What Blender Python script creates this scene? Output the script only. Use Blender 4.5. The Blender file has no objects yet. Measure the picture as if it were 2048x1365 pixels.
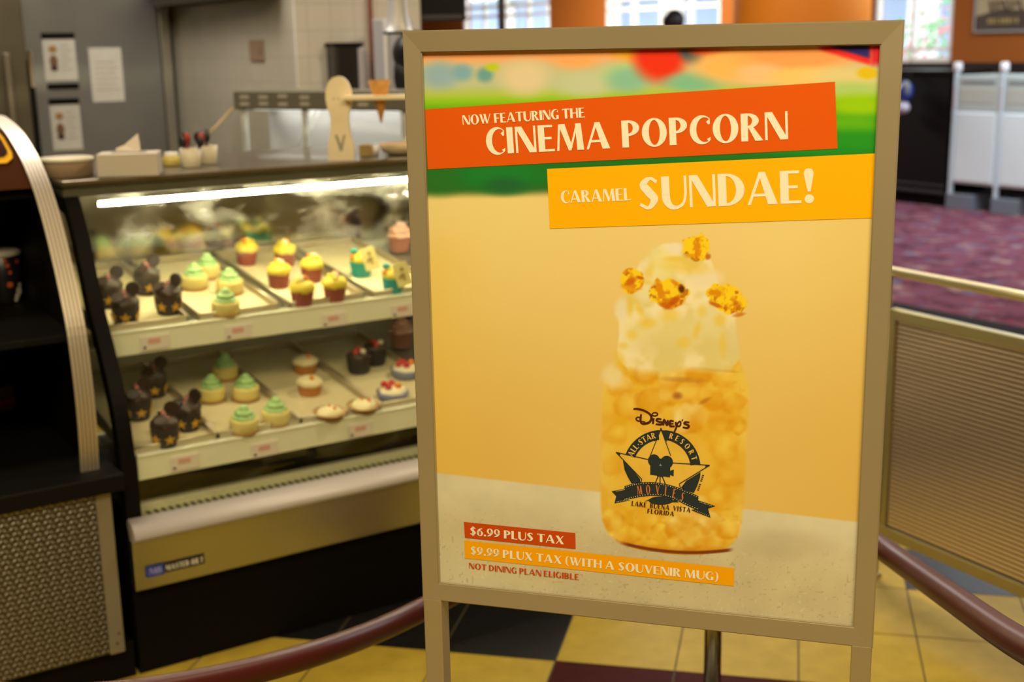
import bpy, bmesh, math, random
import numpy as np
from mathutils import Vector, Matrix, Euler

# ------------------------------------------------------------------ camera, world, big lights, exposure
scene = bpy.context.scene
COL = scene.collection
W, H = 2048, 1365
F_PX, PITCH, ROLL, CAM_H = 2547.4, .2283, -.0181, 1.5443
TILE_YAW = .2169
cp_, sp_ = math.cos(PITCH), math.sin(PITCH)
cr_, sr_ = math.cos(ROLL), math.sin(ROLL)
EYE = Vector((0, 0, CAM_H))
FWD = Vector((0, cp_, -sp_)); UP0 = Vector((0, sp_, cp_)); RT0 = Vector((1, 0, 0))
RT = RT0 * cr_ + UP0 * sr_
UP = -RT0 * sr_ + UP0 * cr_

cam_d = bpy.data.cameras.new('camera')
cam = bpy.data.objects.new('camera', cam_d); COL.objects.link(cam)
cam_d.sensor_fit = 'HORIZONTAL'; cam_d.sensor_width = 36.0
cam_d.lens = F_PX * 36.0 / W
cam_d.clip_start = .05; cam_d.clip_end = 200
M = Matrix((RT, UP, -FWD)).transposed().to_4x4()
M.translation = EYE
cam.matrix_world = M
cam_d.dof.use_dof = True
cam_d.dof.focus_distance = 1.60
cam_d.dof.aperture_fstop = 4.8
scene.camera = cam

scene.view_settings.view_transform = 'Standard'
scene.view_settings.look = 'None'
scene.view_settings.exposure = 0.0
scene.view_settings.gamma = 1.0
scene.view_settings.use_curve_mapping = False
scene.cycles.use_denoising = True
scene.cycles.max_bounces = 10
scene.cycles.transparent_max_bounces = 24
scene.cycles.sample_clamp_indirect = 6.0
scene.cycles.caustics_reflective = False
scene.cycles.caustics_refractive = False

world = bpy.data.worlds.new('sky'); scene.world = world
world.use_nodes = True
bg = world.node_tree.nodes['Background']
bg.inputs[0].default_value = (.86, .94, 1.0, 1)
bg.inputs[1].default_value = 3.4

YA, YB = TILE_YAW + math.pi / 4, TILE_YAW - math.pi / 4
A = Vector((math.sin(YA), math.cos(YA), 0))      # along the display case
B = Vector((math.sin(YB), math.cos(YB), 0))      # away from the customer side of the case
ROT_A = math.atan2(A.y, A.x)
Z = Vector((0, 0, 1))


def area(name, loc, size, size_y, power, color, rot=(0, 0, 0)):
    l = bpy.data.lights.new(name, 'AREA'); l.shape = 'RECTANGLE'
    l.size = size; l.size_y = size_y; l.energy = power; l.color = color
    o = bpy.data.objects.new(name, l); COL.objects.link(o)
    o.location = loc; o.rotation_euler = rot
    return o


WARM = (.90, .72, .40)
area('ceiling_lamp_hall', (.1, -.2, 3.25), 2.2, 1.4, 162, WARM)
area('ceiling_lamp_queue', (1.6, 3.4, 3.25), .50, .14, 46, (.95, .76, .44))
area('ceiling_lamp_counter', (-1.6, 2.0, 3.25), 1.4, .5, 42, (.95, .78, .50), (0, 0, ROT_A))
area('ceiling_lamp_kitchen', (-1.9, 5.0, 3.25), 1.2, 1.2, 66, (1.0, .90, .76))
area('seating_daylight_fill', (4.6, 9.4, 3.25), 2.2, 2.2, 215, (.82, .92, 1.0), (0, 0, ROT_A))  # added cool fill standing in for daylight over the seating
area('lobby_column_fill', (.9, 6.9, 3.25), 1.4, 1.4, 110, (1.0, .92, .80), (0, 0, ROT_A))  # added fill that brightens the orange column
area('far_lobby_pier_fill', (.2, 15.2, 3.25), 2.4, 2.4, 520, (1.0, .92, .80), (0, 0, ROT_A))  # added fill that brightens the window wall piers


# ------------------------------------------------------------------ pixel -> world helpers (used once, to place things at real depths)
def ray(px, py):
    x = (px - W / 2) / F_PX; y = -(py - H / 2) / F_PX
    return RT * x + UP * y + FWD


def hit(px, py, point, normal):
    r = ray(px, py); n = Vector(normal)
    return EYE + r * ((Vector(point) - EYE).dot(n) / r.dot(n))


def onz(px, py, z=0.0):
    return hit(px, py, (0, 0, z), Z)


def at_depth(px, py, d):
    return EYE + ray(px, py) * d


def proj_np(P):
    d = P - np.array(EYE)
    x = d @ np.array(RT); y = d @ np.array(UP); w = d @ np.array(FWD)
    return W / 2 + F_PX * x / w, H / 2 - F_PX * y / w


# ------------------------------------------------------------------ colour + materials
TINT = (1.05, .80, .46)


def lin1(c):
    c = c / 255.0
    return c / 12.92 if c <= .04045 else ((c + .055) / 1.055) ** 2.4


def lin(rgb):
    return tuple(lin1(c) for c in rgb)


def C(r, g, b):
    """print / paint colour of something the photo shows under the warm hall light"""
    return tuple(min(.93, lin1(c) / t) for c, t in zip((r, g, b), TINT))


def D(r, g, b, k=1.0):
    return tuple(min(.93, lin1(c) * k) for c in (r, g, b))


def mat(name, col, rough=.5, metal=0.0, spec=.5, var=0.0, scale=20.0, bump=0.0, bscale=60.0, emit=None, estr=0.0, coat=0.0, sss=0.0):
    m = bpy.data.materials.new(name); m.use_nodes = True
    nt = m.node_tree; b = nt.nodes['Principled BSDF']
    b.inputs['Base Color'].default_value = (*col, 1)
    b.inputs['Roughness'].default_value = rough
    b.inputs['Metallic'].default_value = metal
    b.inputs['Specular IOR Level'].default_value = spec
    b.inputs['Coat Weight'].default_value = coat
    if sss:
        b.inputs['Subsurface Weight'].default_value = sss
        b.inputs['Subsurface Radius'].default_value = (.006, .004, .002)
    if emit:
        b.inputs['Emission Color'].default_value = (*emit, 1); b.inputs['Emission Strength'].default_value = estr
    if var or bump:
        tc = nt.nodes.new('ShaderNodeTexCoord')
        n = nt.nodes.new('ShaderNodeTexNoise'); n.inputs['Scale'].default_value = scale; n.inputs['Detail'].default_value = 4
        nt.links.new(tc.outputs['Object'], n.inputs['Vector'])
        if var:
            r = nt.nodes.new('ShaderNodeValToRGB')
            r.color_ramp.elements[0].position = .3; r.color_ramp.elements[1].position = .72
            r.color_ramp.elements[0].color = (*[c * (1 - var) for c in col], 1)
            r.color_ramp.elements[1].color = (*[min(1, c * (1 + var)) for c in col], 1)
            nt.links.new(n.outputs['Fac'], r.inputs['Fac']); nt.links.new(r.outputs['Color'], b.inputs['Base Color'])
        if bump:
            n2 = nt.nodes.new('ShaderNodeTexNoise'); n2.inputs['Scale'].default_value = bscale; n2.inputs['Detail'].default_value = 3
            nt.links.new(tc.outputs['Object'], n2.inputs['Vector'])
            bp = nt.nodes.new('ShaderNodeBump'); bp.inputs['Strength'].default_value = bump; bp.inputs['Distance'].default_value = .004
            nt.links.new(n2.outputs['Fac'], bp.inputs['Height']); nt.links.new(bp.outputs['Normal'], b.inputs['Normal'])
    return m


def glass_mat(name, tint=(1, 1, 1), gloss=.08, rough=.0, mist=0.0):
    """thin clear pane: straight transmission + a fresnel reflection, optionally misted by condensation"""
    m = bpy.data.materials.new(name); m.use_nodes = True
    nt = m.node_tree; nt.nodes.clear(); L = nt.links.new
    out = nt.nodes.new('ShaderNodeOutputMaterial')
    t = nt.nodes.new('ShaderNodeBsdfTransparent'); t.inputs[0].default_value = (*tint, 1)
    g = nt.nodes.new('ShaderNodeBsdfGlossy'); g.inputs[0].default_value = (1, 1, 1, 1); g.inputs['Roughness'].default_value = rough
    lw = nt.nodes.new('ShaderNodeLayerWeight'); lw.inputs[0].default_value = .5
    pw = nt.nodes.new('ShaderNodeMath'); pw.operation = 'POWER'; pw.inputs[1].default_value = 5.0; L(lw.outputs['Facing'], pw.inputs[0])
    mu = nt.nodes.new('ShaderNodeMath'); mu.operation = 'MULTIPLY_ADD'; mu.inputs[1].default_value = .55; mu.inputs[2].default_value = gloss
    mu.use_clamp = True
    L(pw.outputs[0], mu.inputs[0])
    mx = nt.nodes.new('ShaderNodeMixShader'); L(mu.outputs[0], mx.inputs[0]); L(t.outputs[0], mx.inputs[1]); L(g.outputs[0], mx.inputs[2])
    if mist:
        tc = nt.nodes.new('ShaderNodeTexCoord')
        mp = nt.nodes.new('ShaderNodeMapping'); mp.inputs['Scale'].default_value = (4, 4, 9)
        n = nt.nodes.new('ShaderNodeTexNoise'); n.inputs['Scale'].default_value = 1.6; n.inputs['Detail'].default_value = 6; n.inputs['Roughness'].default_value = .62
        L(tc.outputs['Object'], mp.inputs['Vector']); L(mp.outputs['Vector'], n.inputs['Vector'])
        r = nt.nodes.new('ShaderNodeValToRGB'); r.color_ramp.elements[0].position = .48; r.color_ramp.elements[1].position = .78
        r.color_ramp.elements[0].color = (0, 0, 0, 1); r.color_ramp.elements[1].color = (1, 1, 1, 1)
        L(n.outputs['Fac'], r.inputs['Fac'])
        k = nt.nodes.new('ShaderNodeMath'); k.operation = 'MULTIPLY'; k.inputs[1].default_value = mist
        sz = nt.nodes.new('ShaderNodeSeparateXYZ'); L(tc.outputs['Object'], sz.inputs[0])
        zr = nt.nodes.new('ShaderNodeValToRGB')                   # where the condensation gathers, bottom to top of the pane
        zr.color_ramp.elements[0].position = .0; zr.color_ramp.elements[0].color = (.75,) * 3 + (1,)
        zr.color_ramp.elements[1].position = 1.0; zr.color_ramp.elements[1].color = (.85,) * 3 + (1,)
        for ps, vl in ((.16, .30), (.40, .08), (.70, .10), (.80, .75), (.90, 1.0)):
            e = zr.color_ramp.elements.new(ps); e.color = (vl,) * 3 + (1,)
        mr = nt.nodes.new('ShaderNodeMapRange'); mr.inputs[1].default_value = .42; mr.inputs[2].default_value = 1.19
        L(sz.outputs[2], mr.inputs[0]); L(mr.outputs[0], zr.inputs['Fac'])
        mm = nt.nodes.new('ShaderNodeMath'); mm.operation = 'MULTIPLY'; L(r.outputs['Color'], mm.inputs[0]); L(zr.outputs['Color'], mm.inputs[1])
        L(mm.outputs[0], k.inputs[0])
        d = nt.nodes.new('ShaderNodeBsdfTranslucent'); d.inputs[0].default_value = (.9, .9, .88, 1)
        m2 = nt.nodes.new('ShaderNodeMixShader'); L(k.outputs[0], m2.inputs[0]); L(mx.outputs[0], m2.inputs[1]); L(d.outputs[0], m2.inputs[2])
        L(m2.outputs[0], out.inputs[0])
    else:
        L(mx.outputs[0], out.inputs[0])
    return m


# ------------------------------------------------------------------ mesh helpers
def bm_new():
    return bmesh.new()


def box(bm, lo, hi, bev=0.0, mi=0, rot=None, seg=2):
    lo, hi = Vector(lo), Vector(hi)
    c = (lo + hi) / 2; s = hi - lo
    r = bmesh.ops.create_cube(bm, size=1.0)
    vs = r['verts']
    for v in vs:
        v.co = Vector((v.co.x * s.x, v.co.y * s.y, v.co.z * s.z))
    if bev:
        es = list({e for v in vs for e in v.link_edges})
        rr = bmesh.ops.bevel(bm, geom=es, offset=min(bev, min(s) * .45), segments=seg, affect='EDGES', profile=.5)
        vs = list({v for f in rr['faces'] for v in f.verts} | {v for v in vs if v.is_valid})
        seen = set(vs); stack = list(vs)
        while stack:
            v = stack.pop()
            for e in v.link_edges:
                w = e.other_vert(v)
                if w not in seen:
                    seen.add(w); stack.append(w)
        vs = list(seen)
    for v in vs:
        v.co = (rot @ v.co if rot else v.co) + c
    for f in {f for v in vs for f in v.link_faces}:
        f.material_index = mi
    return vs


def prism(bm, prof, ext, mi=0):
    """closed polygon of 3-d points extruded along ext"""
    ext = Vector(ext)
    a = [bm.verts.new(Vector(p)) for p in prof]
    b = [bm.verts.new(Vector(p) + ext) for p in prof]
    n = len(a); fs = []
    try:
        fs.append(bm.faces.new(a)); fs.append(bm.faces.new(b[::-1]))
    except ValueError:
        pass
    for i in range(n):
        j = (i + 1) % n
        fs.append(bm.faces.new((a[i], b[i], b[j], a[j])))
    for f in fs:
        f.material_index = mi
    return a + b


def sheet(bm, prof, ext, mi=0):
    """open polyline swept along ext (a curved sheet)"""
    ext = Vector(ext)
    a = [bm.verts.new(Vector(p)) for p in prof]
    b = [bm.verts.new(Vector(p) + ext) for p in prof]
    for i in range(len(a) - 1):
        f = bm.faces.new((a[i], b[i], b[i + 1], a[i + 1])); f.material_index = mi; f.smooth = True


def lathe(bm, prof, seg=24, center=(0, 0, 0), mi=0, rfun=None, cap=True, smooth=True):
    """prof = [(radius, z)...]; rfun(angle, k) scales the radius"""
    c = Vector(center); rings = []
    for k, (r, z) in enumerate(prof):
        ring = []
        for i in range(seg):
            a = 2 * math.pi * i / seg
            rr = r * (rfun(a, k) if rfun else 1)
            ring.append(bm.verts.new(c + Vector((rr * math.cos(a), rr * math.sin(a), z))))
        rings.append(ring)
    for k in range(len(rings) - 1):
        for i in range(seg):
            j = (i + 1) % seg
            f = bm.faces.new((rings[k][i], rings[k][j], rings[k + 1][j], rings[k + 1][i])); f.material_index = mi; f.smooth = smooth
    if cap:
        f = bm.faces.new(rings[0][::-1]); f.material_index = mi
        f = bm.faces.new(rings[-1]); f.material_index = mi
    return rings


def tube(bm, pts, r, seg=12, mi=0, cap=True, rs=None):
    pts = [Vector(p) for p in pts]
    n = len(pts); rings = []; ref = None
    for i, p in enumerate(pts):
        d = (pts[min(i + 1, n - 1)] - pts[max(i - 1, 0)]).normalized()
        if ref is None:
            ref = d.orthogonal().normalized()
        ref = (ref - d * ref.dot(d)).normalized()
        s = d.cross(ref)
        rr = rs[i] if rs else r
        rings.append([bm.verts.new(p + (ref * math.cos(2 * math.pi * k / seg) + s * math.sin(2 * math.pi * k / seg)) * rr) for k in range(seg)])
    for i in range(n - 1):
        for k in range(seg):
            j = (k + 1) % seg
            f = bm.faces.new((rings[i][k], rings[i][j], rings[i + 1][j], rings[i + 1][k])); f.material_index = mi; f.smooth = True
    if cap:
        f = bm.faces.new(rings[0][::-1]); f.material_index = mi
        f = bm.faces.new(rings[-1]); f.material_index = mi


def ball(bm, c, r, mi=0, u=16, v=10, scale=(1, 1, 1), lump=0.0, seed=0):
    rr = bmesh.ops.create_uvsphere(bm, u_segments=u, v_segments=v, radius=1.0)
    rnd = random.Random(seed)
    ph = [rnd.uniform(0, 6.28) for _ in range(6)]
    for w in rr['verts']:
        p = w.co.copy()
        k = 1 + lump * (math.sin(5 * p.x + ph[0]) * math.sin(5 * p.y + ph[1]) + .6 * math.sin(9 * p.z + ph[2]) * math.sin(8 * p.x + ph[3]))
        w.co = Vector((p.x * scale[0], p.y * scale[1], p.z * scale[2])) * (r * k) + Vector(c)
    for f in {f for w in rr['verts'] for f in w.link_faces}:
        f.material_index = mi; f.smooth = True


def disc_prism(bm, c, r, depth, nrm=(0, -1, 0), seg=24, mi=0):
    n = Vector(nrm).normalized(); u = n.orthogonal().normalized(); v = n.cross(u)
    prism(bm, [Vector(c) + (u * math.cos(2 * math.pi * i / seg) + v * math.sin(2 * math.pi * i / seg)) * r - n * depth / 2 for i in range(seg)], n * depth, mi)


def catmull(pts, n=6):
    P = [np.array(p, float) for p in pts]; out = []
    P = [2 * P[0] - P[1]] + P + [2 * P[-1] - P[-2]]
    for i in range(1, len(P) - 2):
        for k in range(n):
            t = k / n
            out.append(.5 * ((2 * P[i]) + (-P[i - 1] + P[i + 1]) * t + (2 * P[i - 1] - 5 * P[i] + 4 * P[i + 1] - P[i + 2]) * t * t + (-P[i - 1] + 3 * P[i] - 3 * P[i + 1] + P[i + 2]) * t ** 3))
    out.append(P[-2])
    return [tuple(p) for p in out]


def link(name, bm, mats, parent=None, loc=None, rotz=None, label=None):
    bmesh.ops.recalc_face_normals(bm, faces=bm.faces[:])
    me = bpy.data.meshes.new(name); bm.to_mesh(me); bm.free()
    for m in (mats if isinstance(mats, (list, tuple)) else [mats]):
        me.materials.append(m)
    o = bpy.data.objects.new(name, me); COL.objects.link(o)
    if parent:
        o.parent = parent
    if loc is not None:
        o.location = loc
    if rotz is not None:
        o.rotation_euler = (0, 0, rotz)
    if label:
        o['label'] = label
    return o


def thing(name, label, cat, loc=(0, 0, 0), rotz=0.0, group=None):
    o = bpy.data.objects.new(name, None); COL.objects.link(o)
    o.empty_display_size = .05
    o.location = loc; o.rotation_euler = (0, 0, rotz)
    return tag(o, label, cat, group)


def tag(o, label, cat, group=None):
    o['label'] = label; o['category'] = cat
    if group:
        o['group'] = group
    return o


def struct(name, bm, mats):
    o = link(name, bm, mats); o['kind'] = 'structure'
    return o


def dup(root, label, group=None, loc=None, rot=None):
    r = root.copy(); COL.objects.link(r)
    if loc is not None:
        r.location = loc
    if rot is not None:
        r.rotation_euler = rot
    r['label'] = label
    if group:
        r['group'] = group
    for ch in list(root.children):
        c = ch.copy(); COL.objects.link(c); c.parent = r
        for g in list(ch.children):
            d = g.copy(); COL.objects.link(d); d.parent = c
    return r


# ------------------------------------------------------------------ hand-made high-contrast lettering
def ring_poly(cx, cy, ro, so, ri, si, a0=0, a1=360, dx=0.0, n=40):
    """list of quads between an outer ellipse and an inner one (inner shifted by dx)"""
    q = []; full = abs(a1 - a0) >= 359
    pts = []
    for k in range(n + 1):
        a = math.radians(a0 + (a1 - a0) * k / n)
        pts.append(((cx + ro * math.cos(a), cy + so * math.sin(a)), (cx + dx + ri * math.cos(a), cy + si * math.sin(a))))
    for k in range(n):
        q.append([pts[k][0], pts[k + 1][0], pts[k + 1][1], pts[k][1]])
    return q


def stroke(path, ws, n=6):
    p = catmull(path, n); m = len(p)
    w = [ws[min(int(i / n), len(ws) - 1)] * (1 - (i / n) % 1) + ws[min(int(i / n) + 1, len(ws) - 1)] * ((i / n) % 1) for i in range(m)]
    L, R = [], []
    for i in range(m):
        a = np.array(p[max(i - 1, 0)]); b = np.array(p[min(i + 1, m - 1)])
        d = b - a; d = d / (np.linalg.norm(d) + 1e-9); nn = np.array((-d[1], d[0])) * w[i] / 2
        L.append(tuple(np.array(p[i]) + nn)); R.append(tuple(np.array(p[i]) - nn))
    return [[L[i], L[i + 1], R[i + 1], R[i]] for i in range(m - 1)]


def rect(x0, y0, x1, y1):
    return [(x0, y0), (x1, y0), (x1, y1), (x0, y1)]


T, t_ = .25, .085
GL = {}
GL['A'] = (.90, [[(0, 0), (.09, 0), (.46, 1), (.36, 1)], [(.34, 1), (.54, 1), (.90, 0), (.61, 0)], [(.17, .25), (.66, .25), (.63, .34), (.2, .34)]])
GL['B'] = (.70, [rect(0, 0, T, 1)] + ring_poly(.24, .74, .40, .26, .17, .18, -90, 90) + ring_poly(.24, .26, .46, .27, .20, .18, -90, 90))
GL['C'] = (.74, ring_poly(.44, .5, .44, .53, .30, .45, 48, 312, .10) + [[(.60, .78), (.74, .90), (.735, .70), (.68, .68)], [(.62, .16), (.75, .22), (.72, .10), (.66, .07)]])
GL['D'] = (.80, [rect(0, 0, T, 1)] + ring_poly(.24, .5, .56, .5, .30, .42, -90, 90))
GL['E'] = (.62, [rect(0, 0, T, 1), rect(.2, .91, .57, 1), rect(.2, .46, .52, .55), rect(.2, 0, .62, .09)])
GL['F'] = (.58, [rect(0, 0, T, 1), rect(.2, .91, .58, 1), rect(.2, .44, .52, .53)])
GL['G'] = (.82, ring_poly(.44, .5, .44, .53, .30, .45, 48, 300, .10) + [rect(.54, .02, .78, .42), [(.60, .78), (.74, .90), (.735, .70), (.68, .68)]])
GL['H'] = (.80, [rect(0, 0, T, 1), rect(.62, 0, .80, 1), rect(.2, .46, .65, .55)])
GL['I'] = (.25, [rect(0, 0, T, 1)])
GL['K'] = (.80, [rect(0, 0, T, 1), [(.25, .42), (.25, .55), (.62, 1), (.74, 1)], [(.30, .58), (.48, .68), (.82, 0), (.54, 0)]])
GL['L'] = (.60, [rect(0, 0, T, 1), rect(.2, 0, .60, .09)])
GL['M'] = (1.04, [[(0, 0), (.085, 0), (.17, 1), (.09, 1)], [(.09, 1), (.34, 1), (.60, .12), (.52, 0), (.45, 0)], [(.47, 0), (.55, 0), (.86, 1), (.78, 1)], [(.74, 1), (.96, 1), (1.04, 0), (.78, 0)]])
GL['N'] = (.80, [rect(0, 0, .085, 1), [(0, 1), (.26, 1), (.80, 0), (.53, 0)], rect(.715, 0, .80, 1)])
GL['O'] = (.92, ring_poly(.46, .5, .46, .53, .20, .46))
GL['P'] = (.66, [rect(0, 0, T, 1)] + ring_poly(.24, .71, .42, .29, .18, .20, -90, 90))
GL['R'] = (.76, [rect(0, 0, T, 1)] + ring_poly(.24, .73, .40, .27, .16, .18, -90, 90) + [[(.26, .50), (.44, .50), (.78, 0), (.50, 0)]])
GL['S'] = (.64, stroke([(.58, .84), (.36, .96), (.16, .77), (.32, .53), (.48, .30), (.30, .04), (.03, .15)], [.10, .10, .24, .27, .25, .11, .10]))
GL['T'] = (.74, [rect(.25, 0, .50, 1), rect(0, .91, .74, 1), [(0, .91), (.08, .91), (0, .80)], [(.74, .91), (.66, .91), (.74, .80)]])
GL['U'] = (.78, stroke([(.125, 1), (.125, .62), (.14, .26), (.28, .05), (.48, .02), (.66, .14), (.735, .40), (.74, .7), (.74, 1)], [.25, .25, .25, .17, .10, .085, .08, .08, .08]))
GL['V'] = (.82, [[(0, 1), (.27, 1), (.54, 0), (.36, 0)], [(.38, 0), (.48, 0), (.82, 1), (.73, 1)]])
GL['W'] = (1.20, [[(0, 1), (.25, 1), (.45, 0), (.28, 0)], [(.32, 0), (.40, 0), (.62, .9), (.54, .9)], [(.42, 1), (.67, 1), (.88, 0), (.70, 0)], [(.75, 0), (.83, 0), (1.2, 1), (1.11, 1)]])
GL['X'] = (.82, [[(0, 1), (.28, 1), (.82, 0), (.53, 0)], [(0, 0), (.10, 0), (.78, 1), (.68, 1)]])
GL['Y'] = (.80, [rect(.29, 0, .53, .5), [(0, 1), (.27, 1), (.53, .45), (.30, .45)], [(.42, .45), (.5, .45), (.80, 1), (.71, 1)]])
GL['$'] = (.60, stroke([(.55, .82), (.34, .93), (.14, .75), (.30, .53), (.46, .31), (.28, .07), (.03, .17)], [.10, .11, .22, .25, .23, .12, .11]) + [rect(.22, -.1, .28, 1.08), rect(.34, -.1, .40, 1.08)])
GL['6'] = (.62, ring_poly(.31, .33, .31, .35, .12, .27) + stroke([(.56, .93), (.30, .80), (.12, .50), (.12, .28)], [.08, .17, .23, .23]))
GL['9'] = (.62, [[(.62 - x, 1 - y) for x, y in p] for p in GL['6'][1]])
GL['1'] = (.35, [rect(.08, 0, .33, 1)])
GL['.'] = (.22, [[(.11 + .12 * math.cos(a * .5236), .11 + .12 * math.sin(a * .5236)) for a in range(12)]])
GL['!'] = (.30, [[(.0, .9), (.05, 1.02), (.15, 1.05), (.25, 1.02), (.30, .9), (.19, .34), (.11, .34)], [(.15 + .14 * math.cos(a * .4488), .12 + .14 * math.sin(a * .4488)) for a in range(14)]])
GL['('] = (.34, stroke([(.30, 1.08), (.13, .85), (.09, .45), (.13, .10), (.30, -.16)], [.05, .14, .19, .14, .05]))
GL[')'] = (.34, [[(.34 - x, y) for x, y in p] for p in GL['('][1]])
GL['-'] = (.34, [rect(.02, .36, .32, .48)])
GL["'"] = (.2, [rect(.05, .75, .15, 1)])
GL['4'] = (.6, [rect(.35, 0, .55, 1), rect(0, .28, .6, .38), [(0, .3), (.1, .3), (.45, 1), (.35, 1)]])


def layout(txt, gap=.10, space=.42):
    x = 0; polys = []
    for ch in txt:
        if ch == ' ':
            x += space - gap; continue
        w, ps = GL[ch]
        polys += [[(x + px, py) for px, py in p] for p in ps]
        x += w + gap
    return polys, x - gap


def put_polys(bm, polys, fn, mi=0):
    for k, p in enumerate(polys):
        off = Vector((0, -1.1e-5 * (k % 9), 0))          # overlapping strokes must not be exactly coplanar
        vs = [bm.verts.new(fn(x, y) + off) for x, y in p]
        try:
            f = bm.faces.new(vs); f.material_index = mi
        except ValueError:
            pass


# ------------------------------------------------------------------ shared materials
M_STEEL = mat('brushed_steel', (.62, .60, .57), .34, 1.0, var=.06, scale=8)
M_STEEL_DARK = mat('dull_steel', (.42, .40, .38), .42, 1.0, var=.08, scale=5)
M_CHROME = mat('chrome', (.78, .76, .72), .12, 1.0)
M_BLACK = mat('black_laminate', (.0045, .004, .004), .55, spec=.15)
M_BLACK_GLOSS = mat('black_gloss', (.004, .0035, .003), .4, spec=.12)
M_WHITE = mat('white_plastic', (.80, .79, .76), .45)
M_PAPER = mat('paper', (.72, .70, .64), .8, var=.03, scale=30)
M_CREAM = mat('cream_enamel', (.78, .76, .56), .4)
M_GLASS = glass_mat('clear_glass', (.97, .98, .96), .05)
M_WINDOW = glass_mat('window_glass', (.97, .99, .98), .04)
M_CASEGLASS = glass_mat('misted_case_glass', (.95, .97, .93), .045, mist=.50)

# ------------------------------------------------------------------ setting: floor, carpet, walls, ceiling
DU = Vector((math.cos(TILE_YAW), -math.sin(TILE_YAW), 0))
DV = Vector((math.sin(TILE_YAW), math.cos(TILE_YAW), 0))
TS, OX, OY = .305, -.5515, 2.953
A_EDGE = 5.885          # tile / carpet boundary, measured along A
A_FAR = 10.68           # window wall


def ab(a, b, z=0.0):
    return A * a + B * b + Z * z


bm = bm_new()
TS_COL = {}
for i in range(-34, 46):
    for j in range(-34, 60):
        c = DU * (OX + (i + .5) * TS) + DV * (OY + (j + .5) * TS)
        ca, cb = c.dot(A), c.dot(B)
        if ca > A_EDGE + .1 or ca < -5 or cb < -6 or cb > 12 or c.y < -2.5:
            continue
        if j < 0:
            k = 1 if i < 0 else 2
            if j < -1:
                k = 1 if (i + j) % 5 else 0
        elif j < 2:
            k = 0 if i < 0 else 1
        elif j == 2:
            k = 0 if i in (3, 4) or i < 0 else 1
        else:
            k = 2 if (j in (4, 5) and i > 2) else (0 if (i < 0 and j < 4) else 1)
        g = .0022
        q = [DU * (OX + (i + a_) * TS + (g if a_ == 0 else -g)) + DV * (OY + (j + b_) * TS + (g if b_ == 0 else -g)) for a_, b_ in ((0, 0), (1, 0), (1, 1), (0, 1))]
        f = bm.faces.new([bm.verts.new(p) for p in q]); f.material_index = k
gp = [ab(-5, -6, -.002), ab(A_EDGE + .2, -6, -.002), ab(A_EDGE + .2, 22, -.002), ab(-5, 22, -.002)]
f = bm.faces.new([bm.verts.new(p) for p in gp]); f.material_index = 3
struct('floor', bm, [mat('black_tile', (.008, .008, .009), .42, spec=.16, var=.3, scale=60),
                     mat('yellow_tile', C(170, 130, 36), .50, spec=.10, var=.10, scale=16),
                     mat('maroon_tile', C(62, 20, 14), .6, spec=.03, var=.15, scale=30),
                     mat('grout', C(70, 55, 24), .8)])


def carpet_mat():
    m = bpy.data.materials.new('patterned_carpet'); m.use_nodes = True
    nt = m.node_tree; b = nt.nodes['Principled BSDF']; L = nt.links.new
    b.inputs['Roughness'].default_value = .95; b.inputs['Specular IOR Level'].default_value = .1
    tc = nt.nodes.new('ShaderNodeTexCoord')
    base = (*D(104, 60, 76, 1.0), 1)
    prev = None
    for k, (sc, lo, hi, col) in enumerate(((4.5, .50, .66, D(70, 34, 50)), (6.0, .56, .70, D(140, 112, 108)), (5.0, .58, .68, D(92, 88, 112)), (8.0, .56, .70, D(116, 50, 60)))):
        mp = nt.nodes.new('ShaderNodeMapping'); mp.inputs['Location'].default_value = (k * 7.3, k * 3.1, 0)
        n = nt.nodes.new('ShaderNodeTexNoise'); n.inputs['Scale'].default_value = sc; n.inputs['Detail'].default_value = 2.5
        L(tc.outputs['Object'], mp.inputs['Vector']); L(mp.outputs['Vector'], n.inputs['Vector'])
        r = nt.nodes.new('ShaderNodeMapRange'); r.inputs[1].default_value = lo; r.inputs[2].default_value = hi
        L(n.outputs['Fac'], r.inputs[0])
        mx = nt.nodes.new('ShaderNodeMix'); mx.data_type = 'RGBA'
        if prev is None:
            mx.inputs[6].default_value = base
        else:
            L(prev, mx.inputs[6])
        mx.inputs[7].default_value = (*col, 1)
        L(r.outputs[0], mx.inputs[0]); prev = mx.outputs[2]
    L(prev, b.inputs['Base Color'])
    return m


bm = bm_new()
prism(bm, [ab(A_EDGE, -6, 0), ab(A_FAR, -6, 0), ab(A_FAR, 22, 0), ab(A_EDGE, 22, 0)], (0, 0, .006))
struct('floor_carpet', bm, carpet_mat())
bm = bm_new()
prism(bm, [ab(A_EDGE - .10, -6, .0), ab(A_EDGE + .06, -6, .0), ab(A_EDGE + .06, 12, .0), ab(A_EDGE - .10, 12, .0)], (0, 0, .009))
struct('trim_1', bm, mat('carpet_edge_strip', (.022, .021, .023), .9, spec=.03))

bm = bm_new()
prism(bm, [ab(-5, -6, 3.3), ab(A_FAR + .2, -6, 3.3), ab(A_FAR + .2, 22, 3.3), ab(-5, 22, 3.3)], (0, 0, .1))
struct('ceiling', bm, mat('ceiling_paint', (.42, .34, .22), .9))

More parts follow.
